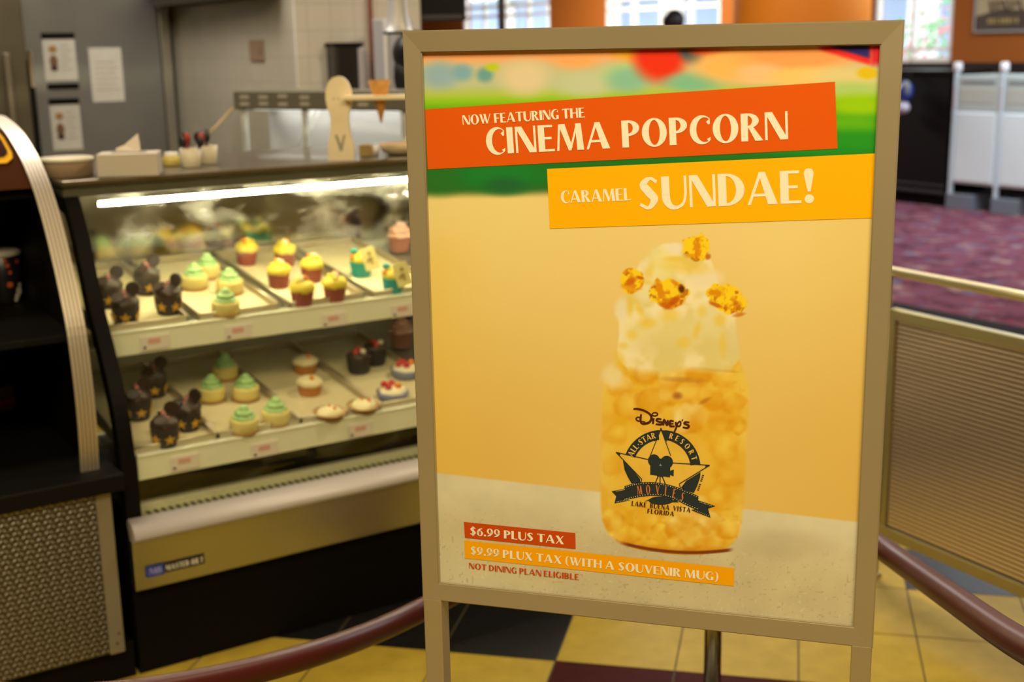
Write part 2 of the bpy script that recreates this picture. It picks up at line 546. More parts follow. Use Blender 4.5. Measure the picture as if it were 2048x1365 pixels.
M_WALLWARM = mat('tan_wall_paint', (.38, .27, .15), .8)
bm = bm_new(); prism(bm, [ab(-5.1, -6, 0), ab(-5, -6, 0), ab(-5, 22, 0), ab(-5.1, 22, 0)], (0, 0, 3.3)); struct('wall_left', bm, M_WALLWARM)
bm = bm_new(); prism(bm, [ab(-5, -6.1, 0), ab(A_FAR, -6.1, 0), ab(A_FAR, -6, 0), ab(-5, -6, 0)], (0, 0, 3.3)); struct('wall_rear', bm, M_WALLWARM)
bm = bm_new(); prism(bm, [ab(-5, 22, 0), ab(A_FAR, 22, 0), ab(A_FAR, 22.1, 0), ab(-5, 22.1, 0)], (0, 0, 3.3)); struct('wall_end', bm, M_WALLWARM)

# window wall (runs along B at a = A_FAR): piers, sill wall and wainscot around three windows
WP = ab(A_FAR, 0)


def wl(px):
    return hit(px, 60, WP, A).dot(B)


win = [(wl(1100), wl(925)), (wl(1440), wl(1210)), (wl(1905), wl(1745))]
SILL, HEAD = 1.30, 2.75
M_ORANGE_WALL = mat('orange_brown_wall', D(150, 84, 26), .8, spec=.2)
M_WAINSCOT = mat('black_wainscot', (.006, .005, .005), .5, spec=.3)
bm = bm_new()


def wall_piece(b0, b1, z0, z1, th=.16, mi=0, off=0.0):
    prism(bm, [ab(A_FAR + off, b0, z0), ab(A_FAR + off + th, b0, z0), ab(A_FAR + off + th, b1, z0), ab(A_FAR + off, b1, z0)], (0, 0, z1 - z0), mi)


wall_piece(-6, 22, 0, SILL, mi=1)
wall_piece(-6, 22, HEAD, 3.3)
edges = sorted([-6.0] + [e for w in win for e in w] + [22.0])
for k in range(0, len(edges), 2):
    wall_piece(edges[k], edges[k + 1], SILL, HEAD)
struct('wall_back', bm, [M_ORANGE_WALL, M_WAINSCOT])
M_WFRAME = mat('window_frame_paint', (.80, .76, .72), .5)
for n, (b0, b1) in enumerate(win):
    bm = bm_new()
    d0, d1 = .02, .09
    for (u0, u1, z0, z1) in ((b0, b0 + .05, SILL, HEAD), (b1 - .05, b1, SILL, HEAD), (b0, b1, SILL, SILL + .05), (b0, b1, HEAD - .05, HEAD)):
        wall_piece(u0, u1, z0, z1, d1 - d0, 0, d0)
    zs = (1.43,) if n == 2 else (1.98, 2.12)
    for zz in zs:
        wall_piece(b0, b1, zz - .02, zz + .02, d1 - d0, 0, d0)
    m_ = 2 if n == 2 else 4
    for k in range(1, m_):
        u = b0 + (b1 - b0) * k / m_
        wall_piece(u - .017, u + .017, SILL, HEAD, d1 - d0, 0, d0)
    fr = struct('window_%d' % (n + 1), bm, M_WFRAME)
    bm = bm_new(); wall_piece(b0 + .03, b1 - .03, SILL + .03, HEAD - .03, .006, 0, .052)
    p = link('window_pane', bm, M_WINDOW, fr)

# outside: a pale blue building with a yellow awning, flowering shrubs
bw = thing('outside_building', 'pale blue building with yellow awning seen through left windows', 'building')
bm = bm_new()
prism(bm, [ab(A_FAR + 5, win[1][0] - 4, 0), ab(A_FAR + 5.5, win[1][0] - 4, 0), ab(A_FAR + 5.5, 30, 0), ab(A_FAR + 5, 30, 0)], (0, 0, 2.55))
link('facade', bm, mat('pale_blue_render', (.34, .44, .72), .8, var=.15, scale=.7), bw)
bm = bm_new()
prism(bm, [ab(A_FAR + 4.2, win[1][0] - 4, 2.55), ab(A_FAR + 5.6, win[1][0] - 4, 2.95), ab(A_FAR + 5.6, 30, 2.95), ab(A_FAR + 4.2, 30, 2.55)], (0, 0, .05))
link('awning', bm, mat('yellow_awning', (.9, .62, .08), .7), bw)
for k in range(9):
    bm = bm_new()
    u = win[1][0] - 3 + k * 1.9
    prism(bm, [ab(A_FAR + 4.9, u, .2), ab(A_FAR + 5, u, .2), ab(A_FAR + 5, u + .55, .2), ab(A_FAR + 4.9, u + .55, .2)], (0, 0, 2.2))
    link('pilaster', bm, mat('white_render', (.85, .83, .86), .8) if k == 0 else bpy.data.materials['white_render'], bw)


def shrub(name, loc, r, h, cols, label, seed, n=900, leaf=.055):
    rnd = random.Random(seed)
    root = thing(name, label, 'shrub', loc)
    bm = bm_new()
    for k in range(n):
        th = rnd.uniform(0, 6.283); u = rnd.uniform(-1, 1); q = rnd.uniform(.55, 1)
        c = Vector((r * q * math.cos(th) * math.sqrt(1 - u * u), r * q * math.sin(th) * math.sqrt(1 - u * u), h * .55 + h * .45 * u * q))
        a = Vector((rnd.gauss(0, 1), rnd.gauss(0, 1), rnd.gauss(0, 1))).normalized() * leaf
        b = a.orthogonal().normalized() * leaf * .55
        f = bm.faces.new([bm.verts.new(c + v) for v in (-a, b, a, -b)])
        f.material_index = 0 if rnd.random() > .42 else 1
    link('foliage', bm, cols, root)
    bm = bm_new()
    for k in range(5):
        an = k * 1.256
        tube(bm, [(.03 * math.cos(an), .03 * math.sin(an), 0), (.4 * r * math.cos(an), .4 * r * math.sin(an), h * .6)], .02, 6)
    link('stem', bm, mat('bark', (.12, .08, .05), .9) if 'bark' not in bpy.data.materials else bpy.data.materials['bark'], root)
    return root


M_LEAF = mat('shrub_leaf', (.22, .52, .22), .6)
M_FLOWER = mat('shrub_flower', (.90, .30, .38), .6)
shrub('flowering_shrub', ab(A_FAR + 1.6, win[2][0] + .2), .8, 1.95, [M_LEAF, M_FLOWER], 'pink flowering shrub outside right window, nearest the framed print', 3)
shrub('flowering_shrub', ab(A_FAR + 1.9, win[2][0] + 1.7), .8, 2.0, [M_LEAF, M_FLOWER], 'pink flowering shrub outside right window, beside the orange column', 4)
shrub('green_shrub', ab(A_FAR + 1.8, win[1][0] + .3), .55, 2.3, [M_LEAF, M_LEAF], 'plain green shrub outside window left of orange column', 5)

# kitchen walls
KC = Vector((-.89, 5.5, 0))
KA, KB = KC.dot(A), KC.dot(B)


def wall_tile_mat(name, col, axis):
    m = bpy.data.materials.new(name); m.use_nodes = True
    nt = m.node_tree; b = nt.nodes['Principled BSDF']; L = nt.links.new
    b.inputs['Roughness'].default_value = .28
    tc = nt.nodes.new('ShaderNodeTexCoord'); sx = nt.nodes.new('ShaderNodeSeparateXYZ'); cb = nt.nodes.new('ShaderNodeCombineXYZ')
    dt = nt.nodes.new('ShaderNodeVectorMath'); dt.operation = 'DOT_PRODUCT'; dt.inputs[1].default_value = axis
    L(tc.outputs['Object'], dt.inputs[0]); L(tc.outputs['Object'], sx.inputs[0])
    L(dt.outputs['Value'], cb.inputs[0]); L(sx.outputs[2], cb.inputs[1])
    br = nt.nodes.new('ShaderNodeTexBrick'); br.offset = 0.0
    br.inputs['Scale'].default_value = 1.0; br.inputs['Brick Width'].default_value = .108; br.inputs['Row Height'].default_value = .108
    br.inputs['Mortar Size'].default_value = .0022
    br.inputs['Color1'].default_value = (*col, 1); br.inputs['Color2'].default_value = (*[c * .93 for c in col], 1)
    br.inputs['Mortar'].default_value = (*[c * .80 for c in col], 1)
    L(cb.outputs[0], br.inputs['Vector']); L(br.outputs['Color'], b.inputs['Base Color'])
    return m


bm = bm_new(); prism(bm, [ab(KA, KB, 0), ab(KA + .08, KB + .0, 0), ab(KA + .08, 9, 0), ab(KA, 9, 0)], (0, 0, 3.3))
struct('wall_kitchen', bm, wall_tile_mat('shaded_white_tile_side', (.50, .46, .38), tuple(B)))  # white tile with the side wall's shade put into its colour
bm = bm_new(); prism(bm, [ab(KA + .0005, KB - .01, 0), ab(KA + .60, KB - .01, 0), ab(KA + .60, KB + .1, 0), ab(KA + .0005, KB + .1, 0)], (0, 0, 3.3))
struct('wall_kitchen_end', bm, wall_tile_mat('lit_white_tile_end', (.92, .90, .86), tuple(A)))  # same white tile, paler because the end wall catches more light
bm = bm_new(); prism(bm, [ab(-5, 9, 0), ab(KA, 9, 0), ab(KA, 9.1, 0), ab(-5, 9.1, 0)], (0, 0, 3.3)); struct('wall_kitchen_back', bm, M_WALLWARM)

# ------------------------------------------------------------------ THE POSTER STAND
SO = Vector((-.1038, 1.6178, 1.5376)); SYAW = -.2891
SU = Vector((math.cos(SYAW), math.sin(SYAW), 0)); SN = Vector((math.sin(SYAW), -math.cos(SYAW), 0))
SW, SH = .545, .7046
FR_D = .008                                  # frame face stands this far in front of the poster
sign = thing('poster_stand', 'grey metal floor sign stand holding orange caramel popcorn sundae poster', 'sign', (SO.x, SO.y, 0), SYAW)
# local frame: x = SU, y = away from viewer, z up; poster top-left at (0, 0, SO.z)


def SL(u, v, d=0.0):                          # sign local: u right, v down, d toward the viewer
    return Vector((u, -d, SO.z - v))


def s_uv(px, py, d=0.0):
    p = hit(px, py, SO + SN * d, SN) - SO
    return p.dot(SU), -p.z


def SP(px, py, d=.0004):
    u, v = s_uv(px, py, d)
    return SL(u, v, d)


M_FRAME = mat('champagne_grey_metal', (.48, .415, .30), .42, metal=.6, spec=.5, var=.03, scale=6)
FW_ = .0265
bm = bm_new()
u0, u1, v0, v1 = -.0235, .5695, -.0265, .7295
# mitred frame bars: each bar a bevelled prism with mitred ends
uo0, uo1, vo0, vo1 = u0, u1, v0, v1
ui0, ui1, vi0, vi1 = 0.0005, SW - .0005, .0005, SH - .0005


def bar(o0, o1, i1, i0):
    prof = []
    front = [SL(*o0, FR_D), SL(*o1, FR_D), SL(*i1, FR_D * .75), SL(*i0, FR_D * .75)]
    back = [SL(*o0, -.016), SL(*o1, -.016), SL(*i1, -.016), SL(*i0, -.016)]
    vs = [bm.verts.new(p) for p in front + back]
    LONG.extend(((vs[0], vs[1]), (vs[2], vs[3])))
    for q in ((0, 1, 2, 3), (7, 6, 5, 4), (0, 4, 5, 1), (1, 5, 6, 2), (2, 6, 7, 3), (3, 7, 4, 0)):
        bm.faces.new([vs[k] for k in q])


LONG = []
bar((uo0, vo0), (uo1, vo0), (ui1, vi0), (ui0, vi0))
bar((uo1, vo0), (uo1, vo1), (ui1, vi1), (ui1, vi0))
bar((uo1, vo1), (uo0, vo1), (ui0, vi1), (ui1, vi1))
bar((uo0, vo1), (uo0, vo0), (ui0, vi0), (ui0, vi1))
bmesh.ops.bevel(bm, geom=[bm.edges.get(e) for e in LONG], offset=.0014, segments=2, affect='EDGES', clamp_overlap=True)
link('frame', bm, M_FRAME, sign)
bm = bm_new(); box(bm, SL(-.02, .72, -.018), SL(.566, -.022, -.010)); link('back_panel', bm, mat('grey_backing', (.2, .19, .18), .6), sign)
for (a, b) in ((-.0225, .0035), (.5435, .5685)):
    bm = bm_new(); box(bm, (a, -FR_D, .03), (b, .022, SO.z - v1 + .002), .0015); link('leg', bm, M_FRAME, sign)
for (a, b) in ((-.0225, .0035), (.5435, .5685)):
    bm = bm_new(); box(bm, (a, -.17, 0), (b, .19, .03), .003); link('foot', bm, M_FRAME, sign)
bm = bm_new(); box(bm, (.0035, -.004, .10), (.5435, .018, .125), .002); link('crossbar', bm, M_FRAME, sign)

# ---- printed picture: vertex colours on a fine grid
NX, NY = 460, 590
us = np.linspace(-.001, SW + .001, NX); vs_ = np.linspace(-.001, SH + .001, NY)
UU, VV = np.meshgrid(us, vs_)
Pw = np.array(SO)[None, None] + UU[..., None] * np.array(SU) - VV[..., None] * np.array(Z)
PX, PY = proj_np(Pw)


def vnoise(x, y, sc, seed):
    r = np.random.RandomState(seed); g = r.rand(257, 257)
    x = x / sc; y = y / sc
    xi = np.floor(x).astype(int); yi = np.floor(y).astype(int)
    fx = x - xi; fy = y - yi
    fx = fx * fx * (3 - 2 * fx); fy = fy * fy * (3 - 2 * fy)
    a = g[yi % 256, xi % 256]; b = g[yi % 256, xi % 256 + 1]; c = g[yi % 256 + 1, xi % 256]; d = g[yi % 256 + 1, xi % 256 + 1]
    return (a * (1 - fx) + b * fx) * (1 - fy) + (c * (1 - fx) + d * fx) * fy


def fbm(x, y, sc, seed):
    return .55 * vnoise(x, y, sc, seed) + .3 * vnoise(x, y, sc / 2.1, seed + 1) + .15 * vnoise(x, y, sc / 4.3, seed + 2)


def sstep(x, a, b):
    t = np.clip((x - a) / (b - a), 0, 1)
    return t * t * (3 - 2 * t)


img = np.zeros(PX.shape + (3,))


def over(mask, col):
    global img
    m = mask[..., None]
    c = np.array(col, float)
    img = img * (1 - m) + (c if c.ndim == 1 else c) * m


def blob(cx, cy, rx, ry, col, soft=.35, rot=0.0, amp=1.0):
    c, s = math.cos(rot), math.sin(rot)
    x = (PX - cx) * c + (PY - cy) * s; y = -(PX - cx) * s + (PY - cy) * c
    d = np.sqrt((x / rx) ** 2 + (y / ry) ** 2)
    over(amp * (1 - sstep(d, 1 - soft, 1 + soft)), col)


def mix3(a, b, t):
    return np.array(a, float)[None, None] * (1 - t[..., None]) + np.array(b, float)[None, None] * t[..., None]


# peach-tan backdrop, blurred colours along the top
tt = sstep(PY, 400, 950)
img = mix3((238, 196, 106), (228, 172, 72), tt)
over(.35 * (1 - sstep(np.abs(PX - 1330), 60, 420)), (238, 186, 100))
over(.35 * (1 - sstep(PX, 870, 1010)) * sstep(PY, 420, 520), (240, 182, 58))
over(.30 * sstep(PX, 1560, 1740), (226, 170, 72))
sl = PY + .0175 * (PX - 860)
top = 1 - sstep(sl, 378, 402)
grad = np.zeros_like(img)
stops = [(88, (250, 140, 70)), (118, (252, 160, 88)), (136, (205, 180, 120)), (172, (190, 182, 122)), (192, (178, 185, 60)), (206, (140, 184, 20)), (222, (92, 160, 18)), (250, (56, 138, 24)), (300, (34, 112, 28)), (366, (30, 100, 30)), (392, (70, 92, 24))]
ys_ = [s[0] for s in stops]
for ch in range(3):
    grad[..., ch] = np.interp(sl, ys_, [s[1][ch] for s in stops])
img = img * (1 - top[..., None]) + grad * top[..., None]
for b_ in ((880, 150, 38, 26, (150, 165, 150), .6), (925, 145, 20, 16, (130, 160, 150), .6), (970, 150, 16, 14, (110, 150, 130), .6), (985, 135, 14, 8, (190, 190, 30), .6), (1050, 155, 46, 34, (226, 190, 130), .6),
           (1150, 112, 46, 26, (250, 160, 80), .6), (1170, 168, 60, 24, (198, 188, 130), .6), (1255, 150, 46, 20, (180, 200, 110), .6), (1255, 160, 40, 24, (140, 178, 130), .6), (1265, 98, 40, 22, (240, 160, 30), .6),
           (1320, 112, 52, 50, (236, 48, 18), .4), (1386, 102, 26, 24, (70, 80, 80), .5), (1420, 100, 40, 12, (232, 50, 20), .5), (1385, 165, 52, 18, (130, 176, 120), .6), (1470, 130, 80, 34, (253, 172, 76), .5),
           (1600, 115, 110, 34, (250, 150, 72), .5), (1520, 148, 46, 20, (250, 180, 110), .6), (1610, 155, 70, 20, (250, 186, 90), .5), (1690, 158, 70, 26, (226, 190, 110), .6), (1700, 182, 60, 18, (176, 190, 90), .6), (1715, 212, 60, 22, (154, 188, 6), .6), (1700, 250, 70, 20, (100, 166, 14), .7), (1700, 285, 80, 24, (40, 136, 26), .7), (1610, 300, 90, 10, (26, 130, 30), .7)):
    blob(*b_)
pl = (PX - 1640) * .30 + 88
over(sstep(PX, 1630, 1650) * (1 - sstep(PY, pl + 6, pl + 18)) * (1 - sstep(PX, 1735, 1752)), (236, 40, 32))
over(sstep(PX, 1640, 1660) * (1 - sstep(PY, pl - 6, pl + 4)) * (1 - sstep(PX, 1732, 1746)), (46, 40, 96))
over(sstep(PX, 1738, 1748) * (1 - sstep(PY, 120, 140)), (220, 40, 40))
over((1 - sstep(np.hypot((PX - 1735) / 24, (PY - 146) / 14), .5, 1.2)), (226, 176, 20))
blob(1000, 350, 90, 30, (30, 116, 36), .7); blob(880, 360, 40, 26, (44, 104, 30), .7); blob(1010, 372, 40, 16, (36, 92, 40), .7)
# table top
tl = 947 + .117 * (PX - 878)
tab = sstep(PY, tl - 3, tl + 3)
tcol = mix3((222, 194, 138), (206, 176, 118), sstep(PY - tl, 10, 120))
tcol = tcol * (1 + .10 * (fbm(PX, PY, 60, 5) - .5))[..., None]
tcol = tcol * (1 + .0 * PX[..., None])
over_m = tab[..., None]
img = img * (1 - over_m) + tcol * over_m
over(tab * (1 - sstep(PX, 880, 1180)) * sstep(PY, 1040, 1150) * .5, (222, 198, 140))
speck = sstep(vnoise(PX, PY, 5.0, 11), .80, .95) * sstep(PY - tl, 30, 120)
over(speck * .34, (150, 122, 72))
speck = sstep(vnoise(PX, PY, 4.0, 17), .84, .96) * sstep(PY - tl, 30, 120)
over(speck * .30, (240, 216, 160))

# jar shadow and body
jl = np.interp(PY, [712, 735, 770, 800, 900, 1000, 1040, 1070, 1088, 1100, 1112], [1246, 1226, 1206, 1203, 1201, 1200, 1203, 1216, 1240, 1275, 1360])
jr = np.interp(PY, [712, 735, 770, 800, 900, 1000, 1040, 1070, 1088, 1100, 1112], [1472, 1486, 1497, 1498, 1493, 1488, 1485, 1479, 1466, 1452, 1400])
over(.42 * (1 - sstep(np.hypot((PX - 1560) / 120, (PY - 1090) / 34), .4, 1.2)) * tab, (190, 158, 104))
jar = sstep(PX, jl - 3, jl + 5) * (1 - sstep(PX, jr - 6, jr + 4)) * sstep(PY, 708, 722) * (1 - sstep(PY, 1106 - .00002 * (PX - 1350) ** 2, 1113 - .00002 * (PX - 1350) ** 2))
n1 = fbm(PX, PY, 52, 21); n2 = fbm(PX + 40, PY, 26, 31); n3 = fbm(PX, PY + 99, 14, 41)
jc = mix3((230, 160, 28), (242, 190, 62), sstep(n1, .32, .66))
edge = np.clip(np.minimum(PX - jl, jr - PX) / 60, 0, 1)
jc = jc * .0 + mix3((233, 178, 70), (232, 164, 30), sstep(edge, 0, .8)) * .45 + jc * .55
lump = sstep(n2, .48, .70) * sstep(PY, 1000, 1050)
jc = jc * (1 - .65 * lump[..., None]) + np.array((250, 204, 92)) * (.65 * lump[..., None])
deep = sstep(n3, .58, .76) * (sstep(PY, 1010, 1060) + .25 * (1 - sstep(PY, 800, 860)))
jc = jc * (1 - .55 * deep[..., None]) + np.array((206, 126, 16)) * (.55 * deep[..., None])
cen = (1 - sstep(np.hypot((PX - 1325) / 115, (PY - 930) / 110), .5, 1.15))
jc = jc * (1 - .55 * cen[..., None]) + np.array((234, 174, 62)) * (.55 * cen[..., None])
img = img * (1 - jar[..., None]) + jc * jar[..., None]
inj = jar
# popcorn lumps seen through the jar


def kernel(cx, cy, r, seed, pale=0.0, al=.9):
    """one puffed kernel: bright lobes, deeper creases towards its rim"""
    global img
    w = 1 + .42 * (vnoise(PX, PY, r * .55, seed) - .5)
    d = np.hypot(PX - cx, (PY - cy) * 1.12) / r * w
    m_ = (1 - sstep(d, .72, 1.12)) * al * inj
    lobes = .75 * vnoise(PX, PY, r * .85, seed + 3) + .25 * vnoise(PX, PY, r * .4, seed + 4)
    light = np.clip(.42 + (lobes - .5) * 1.1 - .30 * (PY - cy) / r - .30 * (d - .5), 0, 1)
    c_ = mix3((222, 140, 16), (250, 204 + 16 * pale, 70 + 70 * pale), light)
    dk = sstep(vnoise(PX, PY, r * .5, seed + 9), .66, .92) * sstep(d, .45, 1.0)
    c_ = c_ * (1 - .45 * dk[..., None]) + np.array((196, 108, 22)) * (.45 * dk[..., None])
    img = img * (1 - m_[..., None]) + c_ * m_[..., None]


for k, (cx, cy, r, pale, al) in enumerate(((1240, 772, 30, .9, .7), (1292, 748, 30, 1., .7), (1258, 812, 30, .4, .6), (1302, 800, 32, .3, .75), (1345, 752, 34, .6, .8), (1400, 748, 34, .2, .85), (1448, 758, 30, .3, .7), (1340, 788, 26, .5, .8), (1384, 788, 30, .3, .85), (1428, 800, 30, .1, .8), (1466, 806, 28, .1, .75), (1378, 838, 38, 1., .8), (1440, 846, 30, .1, .7), (1476, 850, 22, .0, .7), (1300, 848, 28, .2, .35), (1450, 900, 34, .1, .55), (1462, 950, 34, .4, .5), (1230, 870, 26, .1, .4), (1225, 930, 26, .1, .35), (1446, 1000, 30, .3, .6),
                                              (1226, 1044, 28, .2, .8), (1262, 1070, 26, .0, .85), (1290, 1046, 28, .1, .6), (1318, 1072, 30, .0, .8), (1352, 1060, 26, .7, .9), (1380, 1034, 26, .8, .8), (1384, 1078, 30, .5, .9), (1420, 1044, 30, .7, .9), (1424, 1084, 26, .4, .85), (1456, 1058, 26, .2, .8), (1300, 1094, 22, .0, .8), (1350, 1096, 24, .2, .8), (1400, 1010, 24, .7, .6))):
    kernel(cx, cy, r, 300 + 13 * k, pale, al)
for (cx, cy, rx, ry, rot, al) in ((1355, 792, 9, 7, 0, .75), (1410, 802, 12, 4, -.5, .45), (1366, 760, 40, 5, .05, .35), (1430, 740, 40, 3, .1, .35)):
    blob(cx, cy, rx, ry, (158, 80, 22), .7, rot, al)
rim = inj * sstep(PY - (1090 + .00012 * (PX - 1350) ** 2 * 0 - .0006 * (PX - 1400) ** 2), 0, 16)
over(rim * .55, (206, 120, 18))
bl = np.abs(PY - (1106 - .00095 * (PX - 1385) ** 2))
over((1 - sstep(bl, 1.5, 5)) * sstep(PX, 1232, 1262) * (1 - sstep(PX, 1452, 1470)), (124, 52, 18))

# whipped cream mound
cl = np.interp(PY, [486, 500, 520, 560, 600, 625, 640, 690, 718, 740], [1330, 1302, 1284, 1268, 1240, 1228, 1236, 1234, 1238, 1252])
cr = np.interp(PY, [486, 500, 520, 560, 600, 625, 640, 690, 718, 740], [1365, 1412, 1420, 1432, 1468, 1482, 1472, 1478, 1478, 1466])
wob = 7 * (vnoise(PX * 0, PY, 16, 61) - .5)
cm = sstep(PX, cl - 3 + wob, cl + 4 + wob) * (1 - sstep(PX, cr - 4 - wob, cr + 3 - wob)) * sstep(PY, 484, 492) * (1 - sstep(PY, 724 + 12 * vnoise(PX, PY * 0, 30, 71), 744 + 12 * vnoise(PX, PY * 0, 30, 71)))
cn = fbm(PX, PY, 46, 81)
cc = mix3((226, 192, 106), (246, 214, 148), sstep(cn, .35, .65))
img = img * (1 - cm[..., None] * .92) + cc * cm[..., None] * .92
for (cx, cy, rx, ry, col, al) in ((1325, 530, 26, 34, (240, 208, 120), .9), (1350, 496, 16, 10, (242, 208, 156), .9), (1408, 556, 34, 18, (240, 206, 146), .9), (1290, 580, 20, 24, (240, 208, 134), .9), (1244, 620, 14, 22, (238, 206, 146), .9), (1350, 690, 90, 24, (224, 188, 100), .6), (1340, 660, 80, 26, (230, 196, 110), .7), (1420, 640, 36, 30, (232, 200, 124), .7), (1465, 680, 14, 34, (222, 186, 110), .7), (1225, 752, 20, 22, (240, 204, 130), .8)):
    blob(cx, cy, rx, ry, col, .5, amp=al)
for (cx, cy, rx, ry, rot, al) in ((1352, 518, 20, 5, 0, .9), (1372, 534, 40, 12, .1, .75), (1298, 545, 7, 18, .3, .6), (1260, 612, 6, 18, 0, .9), (1278, 618, 6, 16, -.4, .8), (1294, 647, 15, 9, 0, .9), (1264, 670, 10, 9, 0, .8), (1246, 692, 9, 6, 0, .7), (1367, 686, 11, 10, 0, .85), (1394, 660, 6, 14, .3, .8), (1404, 622, 8, 11, .2, .7), (1440, 640, 10, 11, 0, .85), (1446, 690, 6, 22, 0, .7), (1340, 630, 16, 12, 0, .8), (1240, 720, 8, 16, -.3, .8), (1300, 566, 24, 4, .1, .6)):
    blob(cx, cy, rx * 1.1, ry * 1.1, (236, 182, 48), .75, rot, al * .75)
# four caramel popcorn pieces
for k, (cx, cy, rx, ry, rot) in enumerate(((1394, 495, 30, 26, .2), (1264, 562, 24, 26, -.3), (1338, 588, 40, 32, .1), (1452, 598, 42, 30, .35))):
    wb = 1 + .35 * (vnoise(PX, PY, 13, 90 + k) - .5)
    c_, s_ = math.cos(rot), math.sin(rot)
    x = (PX - cx) * c_ + (PY - cy) * s_; y = -(PX - cx) * s_ + (PY - cy) * c_
    d = np.hypot(x / rx, y / ry) * wb
    pm = 1 - sstep(d, .86, 1.04)
    nn = fbm(PX, PY, 15, 100 + 7 * k)
    pc = mix3((222, 132, 12), (250, 194, 24), sstep(nn, .34, .56))
    dk = sstep(fbm(PX, PY, 11, 130 + k), .60, .72) * sstep(d, .25, .7)
    pc = pc * (1 - .7 * dk[..., None]) + np.array((176, 84, 10)) * (.7 * dk[..., None])
    img = img * (1 - pm[..., None]) + pc * pm[..., None]
for (cx, cy, rx, ry, rot, al, col) in ((1363, 579, 6, 8, -.3, .95, (96, 34, 16)), (1346, 604, 20, 6, -.7, .8, (196, 78, 8)), (1330, 612, 14, 5, .4, .8, (196, 84, 8)), (1350, 566, 10, 4, .6, .7, (214, 110, 10)), (1262, 563, 12, 6, -.5, .8, (206, 92, 10)), (1280, 556, 8, 3, .3, .7, (180, 70, 10)), (1432, 610, 14, 4, .4, .8, (196, 88, 10)), (1478, 630, 12, 4, -.2, .7, (200, 96, 16)), (1478, 610, 6, 7, 0, .5, (206, 120, 20)), (1416, 514, 5, 6, .6, .8, (190, 84, 8)), (1258, 578, 16, 4, .3, .8, (232, 150, 20)), (1385, 512, 16, 4, 0, .6, (214, 120, 10))):
    blob(cx, cy, rx, ry, col, .5, rot, al)

rgb = np.clip(img, 0, 255) / 255.0
rgb = np.where(rgb <= .04045, rgb / 12.92, ((rgb + .055) / 1.055) ** 2.4) / np.array(TINT)
rgb = np.clip(rgb, 0, .95)
me = bpy.data.meshes.new('poster')
loc_pts = np.stack([UU, np.full_like(UU, 0), SO.z - VV], -1).reshape(-1, 3)
idx = np.arange(NX * NY).reshape(NY, NX)
quads = np.stack([idx[1:, :-1], idx[1:, 1:], idx[:-1, 1:], idx[:-1, :-1]], -1).reshape(-1, 4)
me.vertices.add(len(loc_pts)); me.vertices.foreach_set('co', loc_pts.ravel())
me.loops.add(quads.size); me.loops.foreach_set('vertex_index', quads.ravel().astype(np.int32))
me.polygons.add(len(quads)); me.polygons.foreach_set('loop_start', np.arange(0, quads.size, 4, dtype=np.int32))
me.update(calc_edges=True)
ca = me.color_attributes.new('print', 'FLOAT_COLOR', 'POINT')
ca.data.foreach_set('color', np.concatenate([rgb.reshape(-1, 3), np.ones((NX * NY, 1))], 1).ravel().astype(np.float32))
m = mat('poster_print', (1, 1, 1), .42, spec=.25)
vc = m.node_tree.nodes.new('ShaderNodeVertexColor'); vc.layer_name = 'print'
m.node_tree.links.new(vc.outputs['Color'], m.node_tree.nodes['Principled BSDF'].inputs['Base Color'])
me.materials.append(m)
poster = bpy.data.objects.new('poster', me); COL.objects.link(poster); poster.parent = sign
poster['label'] = 'printed poster of a caramel popcorn sundae in a jar'


def ink(name, rgbv, rough=.42):
    return mat(name, C(*rgbv), rough, spec=.25)


M_INK_ORANGE = ink('orange_ink', (224, 82, 6)); M_INK_YELLOW = ink('amber_ink', (255, 166, 2)); M_INK_RED = ink('brick_red_ink', (202, 66, 8))
M_INK_CREAM = ink('cream_ink', (246, 216, 160)); M_INK_DARK = ink('green_black_ink', (42, 46, 40)); M_INK_BROWN = ink('brown_ink', (78, 30, 16)); M_INK_AMBER2 = ink('orange_amber_ink', (247, 154, 4))


def poly_part(name, polys_px, m, d, parent, label=None):
    bm = bm_new()
    for k, p in enumerate(polys_px):
        vs = [bm.verts.new(SP(x, y, d) + Vector((0, -1.1e-5 * (k % 9), 0))) for x, y in p]
        try:
            bm.faces.new(vs)
        except ValueError:
            pass
    return link(name, bm, m, parent, label=label)


poly_part('banner', [[(850.5, 219), (1670, 163.5), (1675, 297.3), (855.6, 339)]], M_INK_ORANGE, .0004, poster, 'orange banner reading now featuring the cinema popcorn')
poly_part('banner', [[(1094, 338.2), (1753.2, 307), (1748.5, 436), (1099.8, 457.5)]], M_INK_YELLOW, .0005, poster, 'amber banner reading caramel sundae')
poly_part('price_strip', [[(927.7, 1044.6), (1150.5, 1066.8), (1151.4, 1099.1), (929.7, 1076.5)]], M_INK_RED, .0004, poster, 'brick red strip with the lower price')
poly_part('price_strip', [[(928.6, 1081.5), (1468.3, 1137), (1467.5, 1173.2), (929.9, 1117.4)]], M_INK_AMBER2, .0004, poster, 'amber strip with the souvenir mug price')


def text_line(txt, start, end, topp, m, label, gap=.10, space=.42, d=.0008, name='lettering'):
    polys, wd = layout(txt, gap, space)
    a, b, c = SP(*start, d), SP(*end, d), SP(*topp, d)
    ex = (b - a) / wd
    perp = Vector((-ex.z, 0, ex.x)).normalized()
    ey = perp * abs((c - a).dot(perp))
    bm = bm_new()
    put_polys(bm, polys, lambda x, y: a + ex * x + ey * y)
    return link(name, bm, m, poster, label=label)


